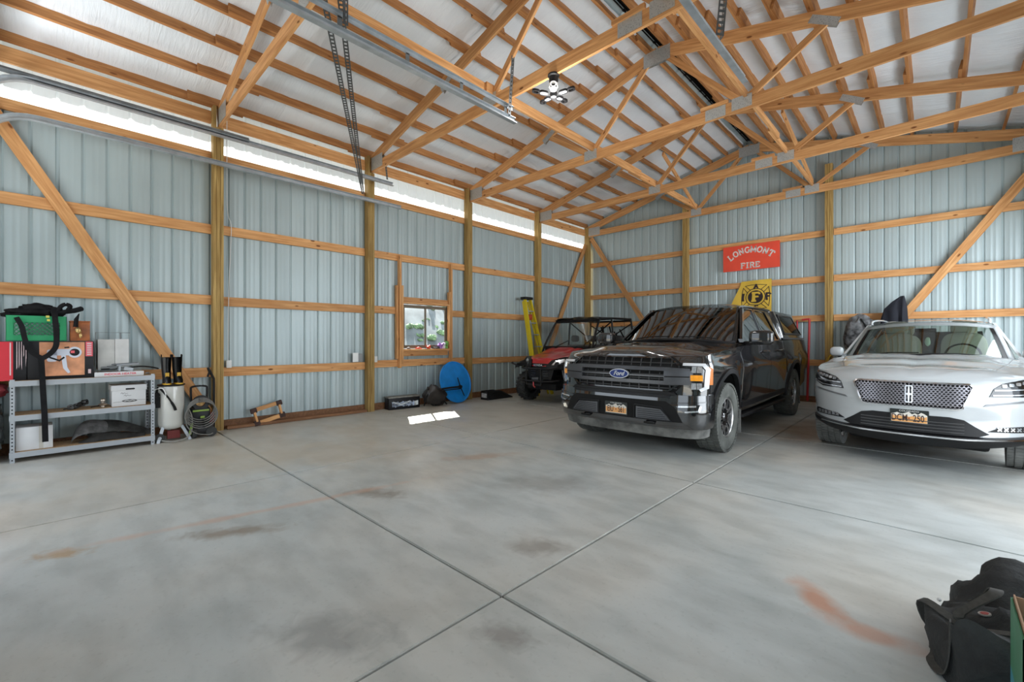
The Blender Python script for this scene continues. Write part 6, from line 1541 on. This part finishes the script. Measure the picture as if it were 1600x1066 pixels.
for k in range(5):
    a = 72*k+20; m = M.Rotation(R(a), 4, 'Z') @ M.Translation((.045, 0, -.23)) @ M.Rotation(R(-6), 4, 'Y')
    bm = nb(); vs = []
    mp = lambda x, y, d, m=m: m @ V((x, y, d))
    patch(stroke(rrect(.03, .125, -.032, .032, .028, 4), .014, True), mp, .012, .024, bm=bm); patch(stroke(rrect(.135, .215, -.028, .028, .025, 4), .014, True), mp, .012, .024, bm=bm)
    fr_ = ob('panel_frame', bm, BLACK, t, ang=30)
    patch(rrect(.036, .119, -.026, .026, .022, 4), mp, .003, .010, bm=(bm := nb())); ob('diffuser', bm, LEDM, fr_, ang=0)
# ---------------------------------------------------------------- duffel bag and green box in the right foreground
DUF = pbr('black_duffel_cloth', (.021, .023, .023), .75, 0, .35, 10, .35, 70)
def duffel():
    t = thing('duffel_bag', 'open black duffel bag with zippers slumped on the floor in the right foreground', 'bag', (8.035, 2.70, 0), R(84))
    bm = nb(); 
    def Pt(u, v):      # u along 0..1, v round
        x = lerp(-.35, .34, u); a = v*math.pi
        w = .205*(1-abs(2*u-1)**6*.25); h = .27+.11*math.exp(-((u-.95)/.16)**2)*clamp((.55-v)*3+.5)+.05*math.exp(-((u-.85)/.12)**2)*clamp((v-.6)*4)-.06*math.exp(-((u-.45)/.22)**2)+.02*math.exp(-((u-.05)/.1)**2)
        c, s = math.cos(a), math.sin(a)
        y = -w*math.copysign(abs(c)**.7, c); z = h*abs(s)**.6
        n = noise.noise(V((x*5, y*5, z*5)))*.075+noise.noise(V((x*14, y*11, z*12)))*.035
        return V((x+n*.6, y+n, max(0, z+n*(1 if z > .03 else 0))))
    NU, NV = 40, 26; g_ = [[bm.verts.new(Pt(u/NU, v/NV)) for v in range(NV+1)] for u in range(NU+1)]
    for a in range(NU):
        for b in range(NV): bm.faces.new((g_[a][b], g_[a][b+1], g_[a+1][b+1], g_[a+1][b]))
        bm.faces.new((g_[a][0], g_[a+1][0], g_[a+1][NV], g_[a][NV]))
    for e in (0, NU):
        c = V((0, 0, 0))
        for v in g_[e]: c += v.co
        cv = bm.verts.new(c/(NV+1)+V((-.03 if e == 0 else .03, 0, 0)))
        for b in range(NV): bm.faces.new((g_[e][b], g_[e][b+1], cv))
        bm.faces.new((g_[e][NV], g_[e][0], cv))
    ob('body', bm, DUF, t, ang=80)
    S_ = lambda u, v, d: Pt(u, v)+V((0, -math.cos(v*math.pi), math.sin(v*math.pi)))*d
    for v0 in (.40,):
        bm = nb(); g_ = [[bm.verts.new(S_(u/30, v0+dv, .006)) for dv in (-.018, .018)] for u in range(3, 28)]
        for a in range(len(g_)-1): bm.faces.new((g_[a][0], g_[a+1][0], g_[a+1][1], g_[a][1]))
        bmesh.ops.solidify(bm, geom=bm.faces[:], thickness=.004); ob('zipper', bm, pbr('zip_tape', (.07, .07, .065), .6), t, ang=60)
    for u in (.52, .66):
        bm = nb(); p = S_(u, .40, .014); bx(bm, -.008, .008, -.030, .020, -.003, .003, M.Translation(p) @ M.Rotation(R(25), 4, 'X') @ M.Rotation(R(30), 4, 'Z'), .002); ob('zip_pull', bm, pbr('zip_metal', (.55, .55, .52), .3, .8), t)
    for (va, k) in ((.30, 0), (.66, 1)):
        pts = [S_(.30, va, .01), S_(.31, va+.05, .05), S_(.38, .46 if k == 0 else .52, .08), S_(.55, .45 if k == 0 else .55, .075), S_(.63, va+.04, .04), S_(.64, va, .01)]
        strip(bm := nb(), smooth_pts(pts, 6), .038, .006, V((0, 0, 1)) if k else V((0, 1, .4))); ob('carry_handle', bm, pbr('webbing', (.045, .045, .04), .7, 0, .2, 60), t, ang=50)
    strip(bm := nb(), smooth_pts([S_(.08, .5, .01), S_(.18, .62, .03), S_(.28, .72, .02), S_(.36, .88, .02), V((-.05, .235, .02)), V((-.20, .225, .01)), V((-.31, .17, .05)), S_(.05, .75, .02)], 6), .035, .005, V((0, .5, 1))); ob('shoulder_strap', bm, pbr('webbing', (.045, .045, .04), .7, 0, .2, 60), t, ang=50)
    cx_ = S_(.40, .58, .01); nrm = V((0, -math.cos(.58*math.pi), math.sin(.58*math.pi)))
    cyl(bm := nb(), cx_, cx_+nrm*.005, .020, seg=20); b_ = ob('badge', bm, pbr('badge_silver', (.5, .48, .45), .4, .5), t)
    cyl(bm := nb(), cx_+nrm*.004, cx_+nrm*.0065, .013, seg=16); ob('badge_centre', bm, pbr('badge_red', (.40, .08, .07), .5), b_)
    for u in (.10, .04): 
        p = S_(u+.5, .88, .015); blob(bm := nb(), p, (.010, .008, .008), 8, 6); ob('cord_lock', bm, WHITE, t)
duffel()
t = thing('green_carton', 'open green and teal carton at the right edge, beside the duffel bag', 'box', (7.985, 1.95, 0), 0)
GC = pbr('green_card', (.06, .24, .13), .6, 0, .1, 5); TC = pbr('teal_card', (.06, .30, .38), .6); KR = pbr('kraft_card', (.42, .26, .16), .8)
bm = nb(); bx(bm, 0, .40, 0, .004, .24, .47); bx(bm, 0, .004, 0, .30, .24, .47); bx(bm, .396, .40, 0, .30, .24, .47); bx(bm, 0, .40, .296, .30, .24, .47); ob('upper_wall', bm, GC, t, ang=0)
bm = nb(); bx(bm, 0, .40, 0, .004, 0, .24); bx(bm, 0, .004, 0, .30, 0, .24); bx(bm, .396, .40, 0, .30, 0, .24); bx(bm, 0, .40, .296, .30, 0, .24); bx(bm, 0, .4, 0, .3, 0, .004); ob('lower_wall', bm, TC, t, ang=0)
bm = nb(); bx(bm, .006, .010, .01, .29, .30, .485); bx(bm, .01, .38, .285, .29, .30, .48); ob('inner_liner', bm, KR, t, ang=0)
